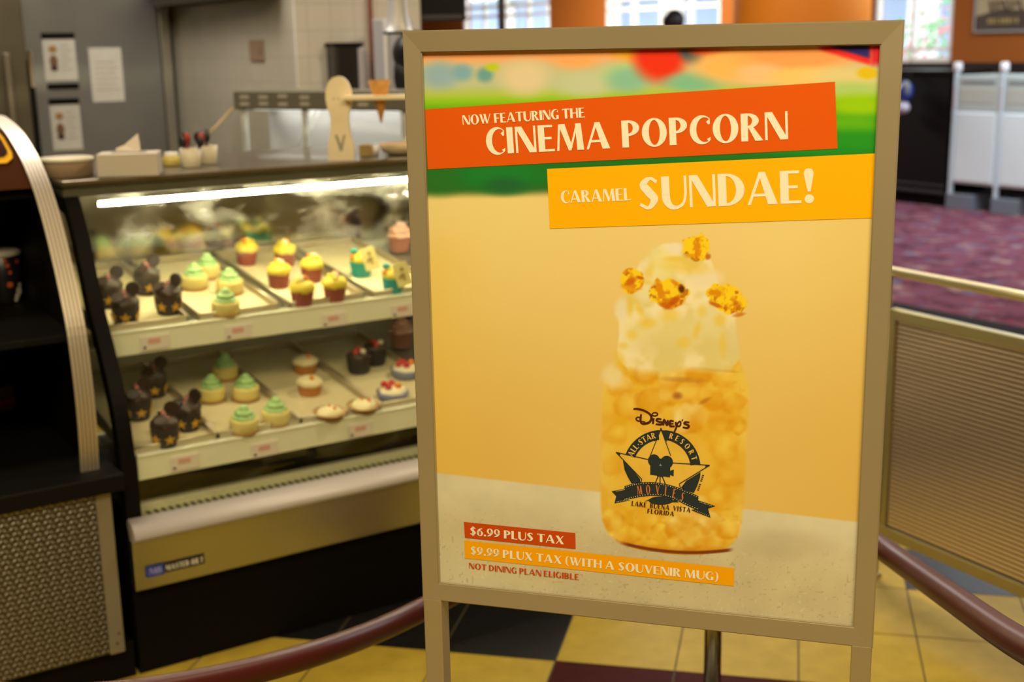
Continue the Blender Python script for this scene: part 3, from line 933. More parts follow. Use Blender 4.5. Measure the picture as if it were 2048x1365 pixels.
text_line('NOW FEATURING THE', (925.7, 250.2), (1169.8, 235), (925, 231), M_INK_CREAM, 'small cream words NOW FEATURING THE', .08, .36)
text_line('CINEMA POPCORN', (974, 309.5), (1576.3, 278.5), (975.7, 257), M_INK_CREAM, 'large cream words CINEMA POPCORN', .09, .46)
text_line('CARAMEL', (1122.4, 406.9), (1262.6, 401), (1122.4, 382.4), M_INK_CREAM, 'small cream word CARAMEL', .07)
text_line('SUNDAE!', (1279, 419), (1629, 405.5), (1278, 355.5), M_INK_CREAM, 'large cream word SUNDAE', .08)
text_line('$6.99 PLUS TAX', (940.4, 1070.5), (1128, 1089.7), (941, 1054.5), M_INK_CREAM, 'cream words with price 6.99 plus tax', .09, .40)
text_line('$9.99 PLUX TAX (WITH A SOUVENIR MUG)', (941.3, 1109.5), (1436.3, 1163), (942, 1093.7), M_INK_CREAM, 'cream words with price 9.99 and souvenir mug', .10, .40)
text_line('NOT DINING PLAN ELIGIBLE', (938, 1137.6), (1157.8, 1160.7), (938.7, 1126.4), M_INK_RED, 'red words NOT DINING PLAN ELIGIBLE', .09, .36)

# ---- emblem on the jar (coordinates read in a 1312 x 1365 enlargement of the emblem)


def E(x, y):
    return 1200 + x * .19055, 790 + y * .19048


def epoly(polys):
    return [[E(*p) for p in q] for q in polys]


CX, CY, RO, SO_, RI, SI = 648, 772, 408, 402, 302, 300


def earc(a0, a1, ro=1.0, ri=1.0, n=20):
    q = []
    for k in range(n):
        a, b = math.radians(a0 + (a1 - a0) * k / n), math.radians(a0 + (a1 - a0) * (k + 1) / n)
        q.append([(CX + RO * ro * math.cos(a), CY - SO_ * ro * math.sin(a)), (CX + RO * ro * math.cos(b), CY - SO_ * ro * math.sin(b)), (CX + RI * ri * math.cos(b), CY - SI * ri * math.sin(b)), (CX + RI * ri * math.cos(a), CY - SI * ri * math.sin(a))])
    return q


def eline(p, q, w):
    d = np.array(q, float) - np.array(p, float); d /= np.linalg.norm(d); n_ = np.array((-d[1], d[0])) * w / 2
    return [tuple(np.array(p) + n_), tuple(np.array(q) + n_), tuple(np.array(q) - n_), tuple(np.array(p) - n_)]


def eell(cx, cy, rx, ry, n=28):
    return [(cx + rx * math.cos(2 * math.pi * k / n), cy + ry * math.sin(2 * math.pi * k / n)) for k in range(n)]


ringp = []
for q in earc(95, 158) + earc(6, 85):
    ringp.append(q)
ringp.append([(590, 374), (632, 372), (588, 480), (570, 490)])
ringp.append([(648, 372), (690, 376), (704, 500), (690, 480)])
ringp.append([(240, 690), (290, 735), (360, 810), (420, 885), (425, 920), (330, 930), (290, 860), (258, 790)])
ringp.append([(1056, 812), (1050, 870), (1020, 960), (985, 1030), (880, 1000), (850, 975), (905, 905), (980, 860)])
poly_part('emblem_ring', epoly(ringp), M_INK_DARK, .0004, poster)
star_pts = [(640, 355), (745, 700), (1152, 740), (832, 938), (850, 1010)]
sl_ = []
for (p, q) in (((640, 358), (528, 640)), ((640, 358), (742, 640)), ((168, 604), (505, 680)), ((765, 716), (1152, 740)), ((168, 604), (440, 888)), ((440, 888), (428, 925)), ((1152, 740), (832, 936)), ((832, 936), (848, 990))):
    sl_.append(eline(p, q, 8))
sl_ += [[(628, 362), (640, 345), (652, 362), (640, 385)], [(165, 600), (215, 622), (205, 640)], [(1155, 738), (1105, 742), (1108, 760)]]
poly_part('emblem_star', epoly(sl_), M_INK_DARK, .0006, poster)
cams = [eell(566, 690, 62, 64), eell(700, 708, 66, 66), [(560, 660), (706, 680), (640, 740)], [(528, 715), (738, 735), (735, 866), (527, 838)], [(733, 800), (775, 786), (772, 856), (733, 838)],
        eline((612, 850), (578, 935), 10), eline((630, 850), (630, 945), 11), eline((650, 850), (692, 950), 10), eline((600, 848), (664, 858), 14)]
poly_part('emblem_camera', epoly(cams), M_INK_DARK, .0006, poster)
poly_part('emblem_light', epoly([[(620, 748), (634, 722), (650, 750)]]), ink('grey_green_ink', (120, 128, 110)), .0009, poster)
rt_ = [(255, 962), (340, 935), (430, 920), (540, 918), (640, 928), (740, 950), (840, 980), (940, 1022), (1035, 1068)]
rb_ = [(262, 1110), (330, 1092), (420, 1072), (530, 1060), (640, 1062), (740, 1084), (830, 1120), (920, 1168), (1020, 1210)]
rq = [[rt_[k], rt_[k + 1], rb_[k + 1], rb_[k]] for k in range(8)]
rq += [[(122, 1014), (258, 988), (262, 1112), (170, 1065)], [(170, 1065), (262, 1112), (330, 1106), (152, 1140)], [(1020, 1106), (1212, 1170), (1134, 1195), (1012, 1205)], [(1134, 1195), (1160, 1292), (958, 1212), (1012, 1190)]]
poly_part('emblem_film_ribbon', epoly(rq), M_INK_DARK, .0005, poster)
dots = []
for (pts, off) in ((rt_, 14), (rb_, -12)):
    pp = catmull(pts, 4)
    for x, y in pp:
        dots.append(eell(x, y + off, 5, 5, 6))
for k in range(9):
    dots.append(eell(170 + 11 * k, 1014 - 2 * k, 4, 4, 6)); dots.append(eell(180 + 16 * k, 1125 - 3 * k, 4, 4, 6))
    dots.append(eell(1050 + 15 * k, 1128 + 5 * k, 4, 4, 6)); dots.append(eell(985 + 19 * k, 1208 + 8 * k, 4, 4, 6))
poly_part('emblem_perforation', epoly(dots), ink('ribbon_dot_ink', (226, 190, 110)), .0009, poster)
base = [eell(640, 1112, 128, 44), [(465, 1122), (560, 1080), (530, 1112)], [(780, 1100), (830, 1130), (740, 1130)]]
poly_part('emblem_base', epoly(base), M_INK_DARK, .0004, poster)


def earc_text(txt, a0, a1, r, h, m, name, d=.0009):
    """letters set along the ring from angle a0 to a1 (degrees)"""
    bm = bm_new(); n = len(txt)
    ws = [GL[c][0] for c in txt]; tot = sum(ws) + .22 * (n - 1); x = 0
    for c, w in zip(txt, ws):
        a = math.radians(a0 + (a1 - a0) * (x + w / 2) / tot)
        cx, cy = CX + RO * r * math.cos(a), CY - SO_ * r * math.sin(a)
        ux = (math.sin(a), math.cos(a)); uy = (math.cos(a), -math.sin(a))
        sc = h * .85
        put_polys(bm, GL[c][1], lambda gx, gy: SP(*E(cx + ux[0] * (gx - w / 2) * sc + uy[0] * (gy - .5) * h, cy + ux[1] * (gx - w / 2) * sc + uy[1] * (gy - .5) * h), d))
        x += w + .22
    return link(name, bm, m, poster)


M_INK_LT = ink('emblem_letter_ink', (232, 170, 60))
earc_text('ALL-STAR', 158, 101, .875, 62, M_INK_LT, 'emblem_lettering')
earc_text('RESORT', 78, 13, .875, 58, M_INK_LT, 'emblem_lettering')


def epath_text(txt, pts, h, m, name='emblem_lettering', d=.0009, tilt=0.0, wid=.8):
    bm = bm_new()
    for c, (x, y, ang) in zip(txt, pts):
        w = GL[c][0]; ca_, sa_ = math.cos(ang), math.sin(ang)
        put_polys(bm, GL[c][1], lambda gx, gy: SP(*E(x + (gx - w / 2) * h * wid * ca_ + (gy - .5) * h * sa_, y + (gx - w / 2) * h * wid * sa_ - (gy - .5) * h * ca_), d))
    return link(name, bm, m, poster)


epath_text('MOVIES', [(415, 1002, -.12), (505, 996, -.04), (604, 998, .03), (688, 1010, .1), (780, 1035, .2), (865, 1072, .28)], 92, ink('rust_letter_ink', (206, 112, 48)), wid=.52)


def line_pts(txt, p, q, sp=.5, gap=.16):
    ws = [GL[c][0] if c != ' ' else sp for c in txt]
    tot = sum(ws) + gap * (len(txt) - 1); x = 0; out = []; s = ''
    for c, w in zip(txt, ws):
        k = (x + w / 2) / tot
        if c != ' ':
            out.append((p[0] + (q[0] - p[0]) * k, p[1] + (q[1] - p[1]) * k, math.atan2(q[1] - p[1], q[0] - p[0]))); s += c
        x += w + gap
    h = math.hypot(q[0] - p[0], q[1] - p[1]) / tot
    return s, out, h


for txt, p, q, hh in (('LAKE BUENA VISTA', (332, 1140), (950, 1212), 50), ('FLORIDA', (498, 1220), (778, 1252), 46)):
    s, pts, h = line_pts(txt, p, q)
    epath_text(s, pts, hh, M_INK_BROWN, wid=h / hh)
# the flowing script word above the emblem, as brush strokes
script = []
for path, ws in (([(350, 150), (390, 148), (460, 165), (525, 205), (540, 250), (515, 290), (460, 305), (430, 298)], [16, 22, 20, 22, 26, 24, 22, 14]),
                 ([(432, 205), (425, 250), (432, 298)], [18, 22, 20]), ([(440, 243), (400, 235), (378, 250), (395, 272), (440, 280), (475, 285)], [10, 12, 14, 14, 12, 10]),
                 ([(562, 245), (556, 305)], [22, 22]), ([(540, 215), (560, 190), (595, 190), (605, 208), (580, 222), (545, 216)], [14, 12, 12, 14, 14, 12]),
                 ([(645, 258), (605, 252), (592, 268), (615, 282), (650, 290), (640, 312), (585, 308)], [14, 20, 20, 18, 20, 20, 16]),
                 ([(665, 320), (672, 262), (705, 318), (712, 266)], [20, 22, 24, 20]),
                 ([(775, 278), (740, 274), (732, 300), (740, 328), (785, 332)], [14, 22, 22, 22, 14]), ([(735, 302), (772, 304)], [14, 14]),
                 ([(795, 285), (800, 322), (835, 328), (848, 300), (838, 280), (812, 305), (798, 350), (780, 392)], [20, 18, 18, 16, 16, 18, 20, 16]),
                 ([(868, 258), (860, 278)], [14, 10]), ([(938, 290), (895, 286), (885, 302), (915, 315), (935, 330), (915, 348), (868, 340)], [14, 18, 20, 18, 20, 20, 14])):
    script += stroke(path, ws, 5)
poly_part('script_lettering', epoly(script), M_INK_BROWN, .0006, poster)
tiny = []
for k in range(9):
    a = (1082 - 6.5 * k, 845 + 19 * k)
    if k == 4:
        continue
    tiny.append(eline((a[0] - 10, a[1]), (a[0] + 10, a[1] + 4), 9))
poly_part('small_print', epoly(tiny), M_INK_DARK, .0006, poster)

# ------------------------------------------------------------------ THE DISPLAY CASE (local: x = along A, y = away from customers, z up)
C0 = Vector((-.945, 2.946, 0))


def W_(s, t, z):
    return C0 + A * s + B * t + Z * z


def to_case(p):
    d = p - C0
    return d.dot(A), d.dot(B), p.z


LEN = 1.52
BACK = .90
case = thing('display_case', 'refrigerated pastry display case with slanted misted glass and steel trim', 'display case', C0, ROT_A)
M_CASEBLACK = mat('case_black_panel', (.0035, .003, .003), .6, spec=.12)
bm = bm_new(); box(bm, (.0, .03, .0), (LEN, BACK, .25), .003); link('base_cabinet', bm, M_CASEBLACK, case)
bm = bm_new(); box(bm, (.0, .0, .236), (LEN, .05, .368), .003)
link('front_trim', bm, mat('satin_steel_trim', (.54, .53, .54), .30, 1.0, var=.05, scale=4), case, label='satin steel kick trim with badge')
trim = case.children[-1]
bm = bm_new()
bn = [(0, p[0], p[1]) for p in catmull([(.010, .366), (-.016, .369), (-.030, .378), (-.032, .390), (-.026, .402), (-.012, .413), (.004, .419), (.022, .421)], 4)] + [(0, .03, .405)]
prism(bm, bn, (LEN, 0, 0))
for f in bm.faces:
    f.smooth = len(f.verts) == 4
link('bumper_rail', bm, mat('light_anodised_rail', (.54, .51, .56), .5, .15), case, label='rounded pale metal bumper rail')
# badge
pb = [to_case(hit(x, y, C0, B)) for x, y in ((293, 1134), (408, 1112), (409, 1131), (294, 1155))]
bz0, bz1 = pb[3][2] + .001, pb[0][2]
bs0, bs1 = pb[0][0], pb[1][0]
bm = bm_new(); box(bm, (bs0, -.004, bz0), (bs1, .0, bz1), .0015)
plate = link('nameplate', bm, mat('badge_black', (.012, .011, .012), .4), trim)
bm = bm_new(); box(bm, (bs0 - .003, -.0048, bz0 - .002), (bs0 + (bs1 - bs0) * .28, -.0036, bz1 + .001), .001)
link('badge', bm, mat('badge_blue', (.03, .06, .42), .4), trim, label='blue badge')


def case_text(txt, s0, s1, z0, h, t, m, name):
    polys, wd = layout(txt, .09, .4)
    k = (s1 - s0) / wd
    bm = bm_new(); put_polys(bm, polys, lambda x, y: Vector((s0 + x * k, t, z0 + y * h)))
    return link(name, bm, m, trim)


case_text('MASTER-BILT', bs0 + (bs1 - bs0) * .31, bs1 - .004, bz0 + .006, bz1 - bz0 - .012, -.0052, mat('badge_white', (.8, .78, .74), .5), 'lettering')
case_text('MB', bs0 + .004, bs0 + (bs1 - bs0) * .25, bz0 + .005, bz1 - bz0 - .010, -.0058, mat('badge_lilac', (.30, .34, .75), .5), 'lettering')

PROF = catmull([(.022, .42), (.026, .529), (.053, .676), (.113, .804), (.202, .941), (.268, 1.085), (.314, 1.156), (.345, 1.188)], 5)
# end panels: curved black frame band with a side pane and lower panel


def end_panel(s0, name):
    w = .036
    top = [(.43, 1.197), (.60, 1.200), (BACK + .04, 1.200)]
    outer = PROF + top
    inner = []
    n = len(outer)
    for i, (t, z) in enumerate(outer):
        a = np.array(outer[max(i - 1, 0)]); b = np.array(outer[min(i + 1, n - 1)])
        d = b - a; d /= np.linalg.norm(d)
        inner.append((t + d[1] * .045, z - d[0] * .045 - (0 if i < n - 3 else .0)))
    bm = bm_new()
    for i in range(n - 1):
        prism(bm, [(s0, *outer[i]), (s0, *outer[i + 1]), (s0, *inner[i + 1]), (s0, *inner[i])], (w, 0, 0))
    bmesh.ops.remove_doubles(bm, verts=bm.verts, dist=.0004)
    e = link('end_panel', bm, M_BLACK_GLOSS, case, label='curved black end frame')
    bm = bm_new(); box(bm, (s0, .03, .25), (s0 + w, BACK + .04, .44), .003); link('lower_panel', bm, M_CASEBLACK, e)
    bm = bm_new(); box(bm, (s0, BACK - .02, .43), (s0 + w, BACK + .04, 1.17), .003); link('rear_stile', bm, M_BLACK_GLOSS, e)
    bm = bm_new()
    pp = [(s0 + w / 2, t + .02, z) for t, z in inner[:n - 2]] + [(s0 + w / 2, BACK - .01, 1.16), (s0 + w / 2, BACK - .01, .43)]
    prism(bm, pp, (.004, 0, 0)); link('side_pane', bm, M_GLASS, e)


end_panel(0.0, 'left')
end_panel(LEN - .036, 'right')
bm = bm_new(); sheet(bm, [(.037, t + .006, z) for t, z in PROF], (LEN - .074, 0, 0))
gl = link('front_glass', bm, M_CASEGLASS, case, label='slanted front glass misted with condensation')
# top deck
bm = bm_new(); box(bm, (-.005, .335, 1.212), (LEN + .005, BACK + .05, 1.228), .004)
link('top_deck', bm, mat('glossy_deck', (.11, .09, .065), .30, spec=.5, coat=.1), case, label='glossy dark top ledge')
bm = bm_new(); box(bm, (-.005, .327, 1.220), (LEN + .005, .337, 1.2295), .002); link('deck_edge', bm, mat('deck_edge_metal', (.36, .31, .24), .3, .9), case)
# upper valance between glass and deck, lamp
bm = bm_new(); box(bm, (.0, .347, 1.184), (LEN, .47, 1.212), .003); link('lamp_housing', bm, mat('lamp_housing_enamel', (.13, .13, .095), .15, spec=.8), case)
bm = bm_new(); tube(bm, [(.10, .40, 1.158), (LEN - .09, .40, 1.158)], .0062, 16)
link('fluorescent_tube', bm, mat('tube_glow', (1, 1, .9), .5, emit=(1.0, .89, .50), estr=92.0), case)
# interior
bm = bm_new(); box(bm, (.04, BACK - .03, .43), (LEN - .04, BACK, 1.19), .0)
link('rear_door', bm, mat('mirror_sliding_door', (.60, .60, .54), .10, 1.0), case, label='mirrored rear sliding doors')
bm = bm_new(); box(bm, (.03, .03, .25), (LEN - .03, BACK, .392), .0); link('well_floor', bm, M_CREAM, case)
bm = bm_new(); box(bm, (.037, .03, .392), (LEN - .037, .052, .412), .003); link('glass_channel', bm, mat('green_channel', (.30, .31, .22), .4), case)
bm = bm_new(); box(bm, (.06, .135, .390), (LEN - .06, .165, .412), .005); link('air_duct', bm, M_CREAM, case)
bm = bm_new()
for k in range(70):
    s = .075 + k * .0195
    box(bm, (s, .100, .3915), (s + .010, .126, .3945))
link('air_grille', bm, mat('grille_dark', (.10, .085, .03), .6), case)
bm = bm_new(); box(bm, (.05, .168, .393), (LEN - .05, .76, .397), .0); link('well_tray', bm, mat('well_tray_olive', (.10, .092, .05), .3, .3), case)

K = .118                                       # shelves tip forward
TILT = math.atan(K)
SHELF = {}


def shelf_point(which, s, t, up=0.0):
    t0, z0 = SHELF[which]
    return W_(s, t, z0 + K * (t - t0) + up)


SN_ = (-B * math.sin(TILT) + Z * math.cos(TILT))
M_LIP = mat('price_rail', (.82, .83, .68), .30)
M_SHELFM = mat('shelf_steel', (.45, .44, .38), .35, .8)
M_TAG = mat('price_tag_card', (.78, .70, .66), .6)
M_TAGP = mat('price_tag_print', (.70, .38, .34), .6)
for which, t0, z0 in (('upper', .255, .841), ('lower', .064, .565)):
    SHELF[which] = (t0, z0)
    bm = bm_new()
    prism(bm, [(.045, t0, z0 - .012), (.045, BACK - .035, z0 - .012 + K * (BACK - .035 - t0)), (.045, BACK - .035, z0 - .004 + K * (BACK - .035 - t0)), (.045, t0, z0 - .004)], (LEN - .09, 0, 0))
    sh = link('shelf', bm, M_SHELFM, case, label=which + ' tilted pastry shelf')
    bm = bm_new()
    box(bm, (.045, t0 - .012, z0 - .062), (LEN - .045, t0 - .006, z0 + .002), .002)
    box(bm, (.045, t0 - .014, z0 - .004), (LEN - .045, t0 + .012, z0 + .003), .002)
    link('price_rail', bm, M_LIP, sh)
    tl_ = {'upper': [(310, 685), (477, 664), (668, 640), (806, 621)], 'lower': [(370, 925), (530, 899), (722, 860)]}[which]
    for k, (x, y) in enumerate(tl_):
        p = to_case(hit(x, y, C0 + B * (t0 - .014), B))
        bm = bm_new(); box(bm, (p[0] - .038, t0 - .0155, p[2] - .019), (p[0] + .038, t0 - .0125, p[2] + .019), .001)
        box(bm, (p[0] - .018, t0 - .0162, p[2] - .002), (p[0] + .014, t0 - .0154, p[2] + .011), mi=1)
        box(bm, (p[0] - .032, t0 - .0162, p[2] - .013), (p[0] - .024, t0 - .0154, p[2] - .008), mi=2)
        link('price_tag', bm, [M_TAG, M_TAGP, M_BLACK], sh)
t0, z0 = SHELF['upper']
bm = bm_new(); tube(bm, [(.07, t0 + .030, z0 - .034), (LEN - .07, t0 + .030, z0 - .034)], .007, 12)  # added fill tube, unseen behind the lip, brightens the lower shelf
link('shelf_fill_tube', bm, mat('shelf_fill_glow', (1, 1, .9), .5, emit=(1.0, .88, .50), estr=3.2), case)
for s in (.05, LEN - .056):
    for which in ('upper', 'lower'):
        bm = bm_new(); t0, z0 = SHELF[which]
        prism(bm, [(s, t0 + .02, z0 - .03), (s, BACK - .03, z0 - .06 + K * .6), (s, BACK - .03, z0 - .012 + K * .6), (s, t0 + .02, z0 - .013)], (.006, 0, 0))
        link('shelf_bracket', bm, M_STEEL_DARK, case)


def on_shelf(which, px, py, up=.006):
    t0, z0 = SHELF[which]
    p = hit(px, py, W_(0, t0, z0 + up), SN_)
    return p


ROT_SHELF = (Matrix.Rotation(ROT_A, 3, 'Z') @ Matrix.Rotation(TILT, 3, 'X')).to_euler()
VIEW_YAW = {}


def face_cam(p):
    return math.atan2(p.y - EYE.y, p.x - EYE.x) - math.pi / 2


# bakery trays
M_TRAY = mat('tray_aluminium', (.62, .54, .40), .35, .8)
M_LINER = mat('tray_paper_liner', (.74, .64, .40), .7, var=.05, scale=9)


def make_tray(w, d):
    root = thing('bakery_tray', '', 'tray', (0, 0, 0))
    bm = bm_new()
    z1 = .020; th = .0025
    o = [(-w / 2, 0), (w / 2, 0), (w / 2, d), (-w / 2, d)]
    box(bm, (-w / 2 + .004, .004, 0), (w / 2 - .004, d - .004, .003))
    for (x0, y0, x1, y1) in ((-w / 2 + .003, .003, w / 2 - .003, .006), (-w / 2 + .003, d - .006, w / 2 - .003, d - .003), (-w / 2 + .003, .003, -w / 2 + .006, d - .003), (w / 2 - .006, .003, w / 2 - .003, d - .003)):
        box(bm, (x0, y0, .001), (x1, y1, z1))
    link('pan', bm, M_TRAY, root)
    bm = bm_new()
    for a, b in (((-w / 2 + .003, .003, z1), (w / 2 - .003, .003, z1)), ((w / 2 - .003, .003, z1), (w / 2 - .003, d - .003, z1)), ((w / 2 - .003, d - .003, z1), (-w / 2 + .003, d - .003, z1)), ((-w / 2 + .003, d - .003, z1), (-w / 2 + .003, .003, z1))):
        tube(bm, [a, b], .003, 8)
    link('rolled_rim', bm, M_TRAY, root)
    bm = bm_new(); box(bm, (-w / 2 + .007, .008, .003), (w / 2 - .007, d - .008, .0045)); link('paper_liner', bm, M_LINER, root)
    return root


TW, TD = .231, .60
tray0 = make_tray(TW, TD)
first = True
TL_LAB = {('upper', 0): 'bakery tray under chocolate star cupcakes on upper shelf', ('upper', 1): 'bakery tray under green topped cakes on upper shelf', ('upper', 2): 'bakery tray under red cup yellow topped cupcakes on upper shelf', ('upper', 3): 'bakery tray under teal cupcakes on upper shelf',
          ('lower', 0): 'bakery tray under chocolate star cupcakes on lower shelf', ('lower', 1): 'bakery tray under green topped cakes on lower shelf', ('lower', 2): 'bakery tray under cream tarts on lower shelf', ('lower', 3): 'bakery tray under fruit pastries on lower shelf'}
RIMS = {'upper': ((410, 642), (579, 620), (763, 596)), 'lower': ((450, 880), (622, 852), (778, 822))}
for which in ('upper', 'lower'):
    ed_ = [to_case(on_shelf(which, x, y, .018))[0] for x, y in RIMS[which]]
    cs = (ed_[2] - ed_[0]) / 2; c0 = ed_[1] - cs - .117
    for k in range(4):
        s = c0 + cs * k; t0, z0 = SHELF[which]
        p = shelf_point(which, s, t0 + .006, -.003)
        lab = TL_LAB[(which, k)]
        if first:
            tray0.location = p; tray0.rotation_euler = ROT_SHELF; tray0['label'] = lab; tray0['group'] = 'bakery trays in the case'; first = False
        else:
            dup(tray0, lab, 'bakery trays in the case', p, ROT_SHELF)

# ------------------------------------------------------------------ cakes
M_CHOC = mat('chocolate_icing', (.045, .026, .020), .38, spec=.5, bump=.4, bscale=120)
M_CHOCW = mat('dark_cake_cup', (.030, .026, .034), .6)
M_CHOCD = mat('chocolate_disc', (.035, .020, .018), .35)
M_STAR = mat('gold_star_print', (.72, .40, .04), .5)
M_REDW = mat('red_cake_cup', (.26, .045, .03), .6)
M_REDDOT = mat('red_cup_dot', (.75, .45, .38), .6)
M_YELLOW = mat('yellow_icing', (.82, .66, .07), .5, sss=.15)
M_ORANGEPOP = mat('orange_popcorn', (.80, .26, .03), .5)
M_WHITEPOP = mat('white_popcorn', (.85, .78, .55), .6)
M_GREEN = mat('mint_green_icing', (.38, .62, .26), .5, sss=.1)
M_CAKE = mat('pale_yellow_cake', (.78, .66, .24), .6, bump=.25, bscale=90, sss=.1)
M_CRUST = mat('biscuit_crust', (.38, .22, .08), .8, bump=.4, bscale=200)
M_TEALW = mat('teal_cake_cup', (.02, .34, .33), .5)
M_CARD = mat('pale_yellow_card', (.80, .72, .30), .6)
M_CARDB = mat('card_brown_print', (.38, .26, .08), .6)
M_PINK = mat('pink_icing', (.72, .42, .33), .5, sss=.1)
M_BERRY = mat('red_berry', (.55, .03, .03), .25)
M_ORCUP = mat('orange_brown_cup', (.50, .20, .05), .6)
M_BLUEB = mat('blue_grey_pastry_cup', (.22, .23, .36), .5)


def wrapper(bm, r0, r1, h, seg=44, mi=0):
    lathe(bm, [(r0 * .9, 0), (r0, .0008), ((r0 + r1) / 2, h / 2), (r1, h)], seg, mi=mi, rfun=lambda a, k: 1 + (.022 if int(round(a / (2 * math.pi) * seg)) % 2 else -.022), smooth=False)


def dots_on(bm, r0, r1, h, rows, n, rad, mi=1):
    for j in range(rows):
        z = h * (j + .7) / (rows + .4); r = r0 + (r1 - r0) * z / h + .0008
        for i in range(n):
            a = 2 * math.pi * (i + .5 * (j % 2)) / n
            disc_prism(bm, (r * math.cos(a), r * math.sin(a), z), rad, .0008, (math.cos(a), math.sin(a), 0), 7, mi)


def star_poly(c, nrm, r, th=.0016):
    n = Vector(nrm).normalized(); u = Z.cross(n).normalized(); v = n.cross(u)
    return [Vector(c) + (u * math.sin(k * math.pi / 5) + v * math.cos(k * math.pi / 5)) * (r if k % 2 == 0 else r * .42) for k in range(10)], n * th


def swirl(bm, r, h, z0, turns=3.2, mi=0, seg=34, lump=.10, levels=16, taper=.85):
    rings = []
    for k in range(levels + 1):
        f = k / levels
        rr = r * (1 - f ** 1.7 * taper) * (1 + .13 * math.sin(f * turns * 2 * math.pi))
        ring = []
        for i in range(seg):
            a = 2 * math.pi * i / seg
            q = rr * (1 + lump * math.sin(6 * a + f * 9))
            ring.append(bm.verts.new((q * math.cos(a), q * math.sin(a), z0 + h * f)))
        rings.append(ring)
    for k in range(levels):
        for i in range(seg):
            j = (i + 1) % seg
            f_ = bm.faces.new((rings[k][i], rings[k][j], rings[k + 1][j], rings[k + 1][i])); f_.material_index = mi; f_.smooth = True
    bm.faces.new(rings[0][::-1]).material_index = mi; bm.faces.new(rings[-1]).material_index = mi


def choc_cupcake(discs=((.022, .004, .094, -.35), )):
    root = thing('chocolate_cupcake', '', 'cupcake')
    bm = bm_new(); wrapper(bm, .029, .036, .050)
    w = link('paper_cup', bm, M_CHOCW, root)
    for ang in (-100, -38, -160, 30, 90, 150):
        a = math.radians(ang); n = Vector((math.cos(a), math.sin(a), -.1)); c = Vector((math.cos(a), math.sin(a), 0)) * .0340 + Z * .026
        bm = bm_new(); prism(bm, *star_poly(c, n, .0150)); link('star_print', bm, M_STAR, w)
    bm = bm_new(); ball(bm, (0, 0, .056), .037, scale=(1, 1, .72), lump=.07, seed=3, u=28, v=16); link('icing', bm, M_CHOC, root)
    for (x, y, z, tw) in discs:
        bm = bm_new(); disc_prism(bm, (x, y, z), .0185, .006, (math.sin(tw), -1, .15), 22); link('chocolate_disc', bm, M_CHOCD, root)
    bm = bm_new(); disc_prism(bm, (-.020, -.020, .078), .0165, .006, (-.3, -.45, 1), 22); link('chocolate_disc', bm, M_CHOCD, root)
    bm = bm_new()
    rnd = random.Random(5)
    for k in range(10):
        a = rnd.uniform(0, 6.28); q = rnd.uniform(0, .02)
        ball(bm, (q * math.cos(a), q * math.sin(a), .080 + rnd.uniform(0, .006)), rnd.uniform(.003, .006), mi=k % 2, u=8, v=6)
    link('topping', bm, [M_CHOC, mat('rosy_crumb', (.45, .16, .14), .5)], root)
    return root


def pop_cupcake():
    root = thing('popcorn_cupcake', '', 'cupcake')
    bm = bm_new(); wrapper(bm, .026, .033, .045); dots_on(bm, .026, .033, .045, 4, 16, .0016); link('paper_cup', bm, [M_REDW, M_REDDOT], root)
    bm = bm_new(); ball(bm, (0, 0, .052), .036, scale=(1, 1, .62), lump=.05, seed=8, u=26, v=14); link('icing', bm, M_YELLOW, root)
    rnd = random.Random(9)
    bm = bm_new()
    for k in range(14):
        a = rnd.uniform(0, 6.28); q = rnd.uniform(0, .024)
        ball(bm, (q * math.cos(a), q * math.sin(a), .0765 - q * q * 18 + rnd.uniform(-.002, .003)), rnd.uniform(.006, .009), mi=(0, 1, 1, 2)[k % 4] if q < .018 else (0, 0, 1, 2)[k % 4], u=8, v=6, lump=.2, seed=k)
    link('popcorn_topping', bm, [M_YELLOW, M_ORANGEPOP, M_WHITEPOP], root)
    return root


def lime_cake():
    root = thing('lime_cake', '', 'cake')
    bm = bm_new(); lathe(bm, [(.037, 0), (.039, .002), (.0385, .008), (.037, .010)], 30, rfun=lambda a, k: 1 + .02 * math.sin(9 * a)); link('crust', bm, M_CRUST, root)
    bm = bm_new(); lathe(bm, [(.036, .0095), (.0375, .012), (.038, .036), (.036, .041), (.0, .0415)], 32, cap=False); link('cake', bm, M_CAKE, root)
    bm = bm_new(); swirl(bm, .0275, .036, .0405, 2.6, lump=.06); link('icing_swirl', bm, M_GREEN, root)
    return root


def teal_cupcake():
    root = thing('teal_cupcake', '', 'cupcake')
    bm = bm_new(); wrapper(bm, .028, .034, .046); link('paper_cup', bm, M_TEALW, root)
    bm = bm_new(); ball(bm, (0, 0, .052), .033, scale=(1, 1, .6), lump=.05, seed=12, u=24, v=14); link('icing', bm, M_YELLOW, root)
    bm = bm_new(); ball(bm, (-.026, -.012, .062), .0085, u=12, v=8); link('red_bead', bm, M_ORANGEPOP, root)
    bm = bm_new(); ball(bm, (-.022, -.002, .078), .012, scale=(1, .8, .7), lump=.1, seed=2, u=12, v=8); link('teal_bead', bm, M_TEALW, root)
    bm = bm_new()
    r = Matrix.Rotation(-.35, 3, 'Y') @ Matrix.Rotation(-.2, 3, 'X')
    box(bm, (.002, -.034, .028), (.046, -.032, .098), .0008, rot=r)
    cd = link('card', bm, M_CARD, root)
    bm = bm_new()
    for k, (x, z, q) in enumerate(((.022, .078, .006), (.026, .060, .008), (.018, .054, .004), (.032, .050, .004))):
        disc_prism(bm, (x, -.0352 + (z - .063) * .18, z), q, .0016, (.0, -1, .2), 10)
    link('card_print', bm, M_CARDB, cd)
    return root


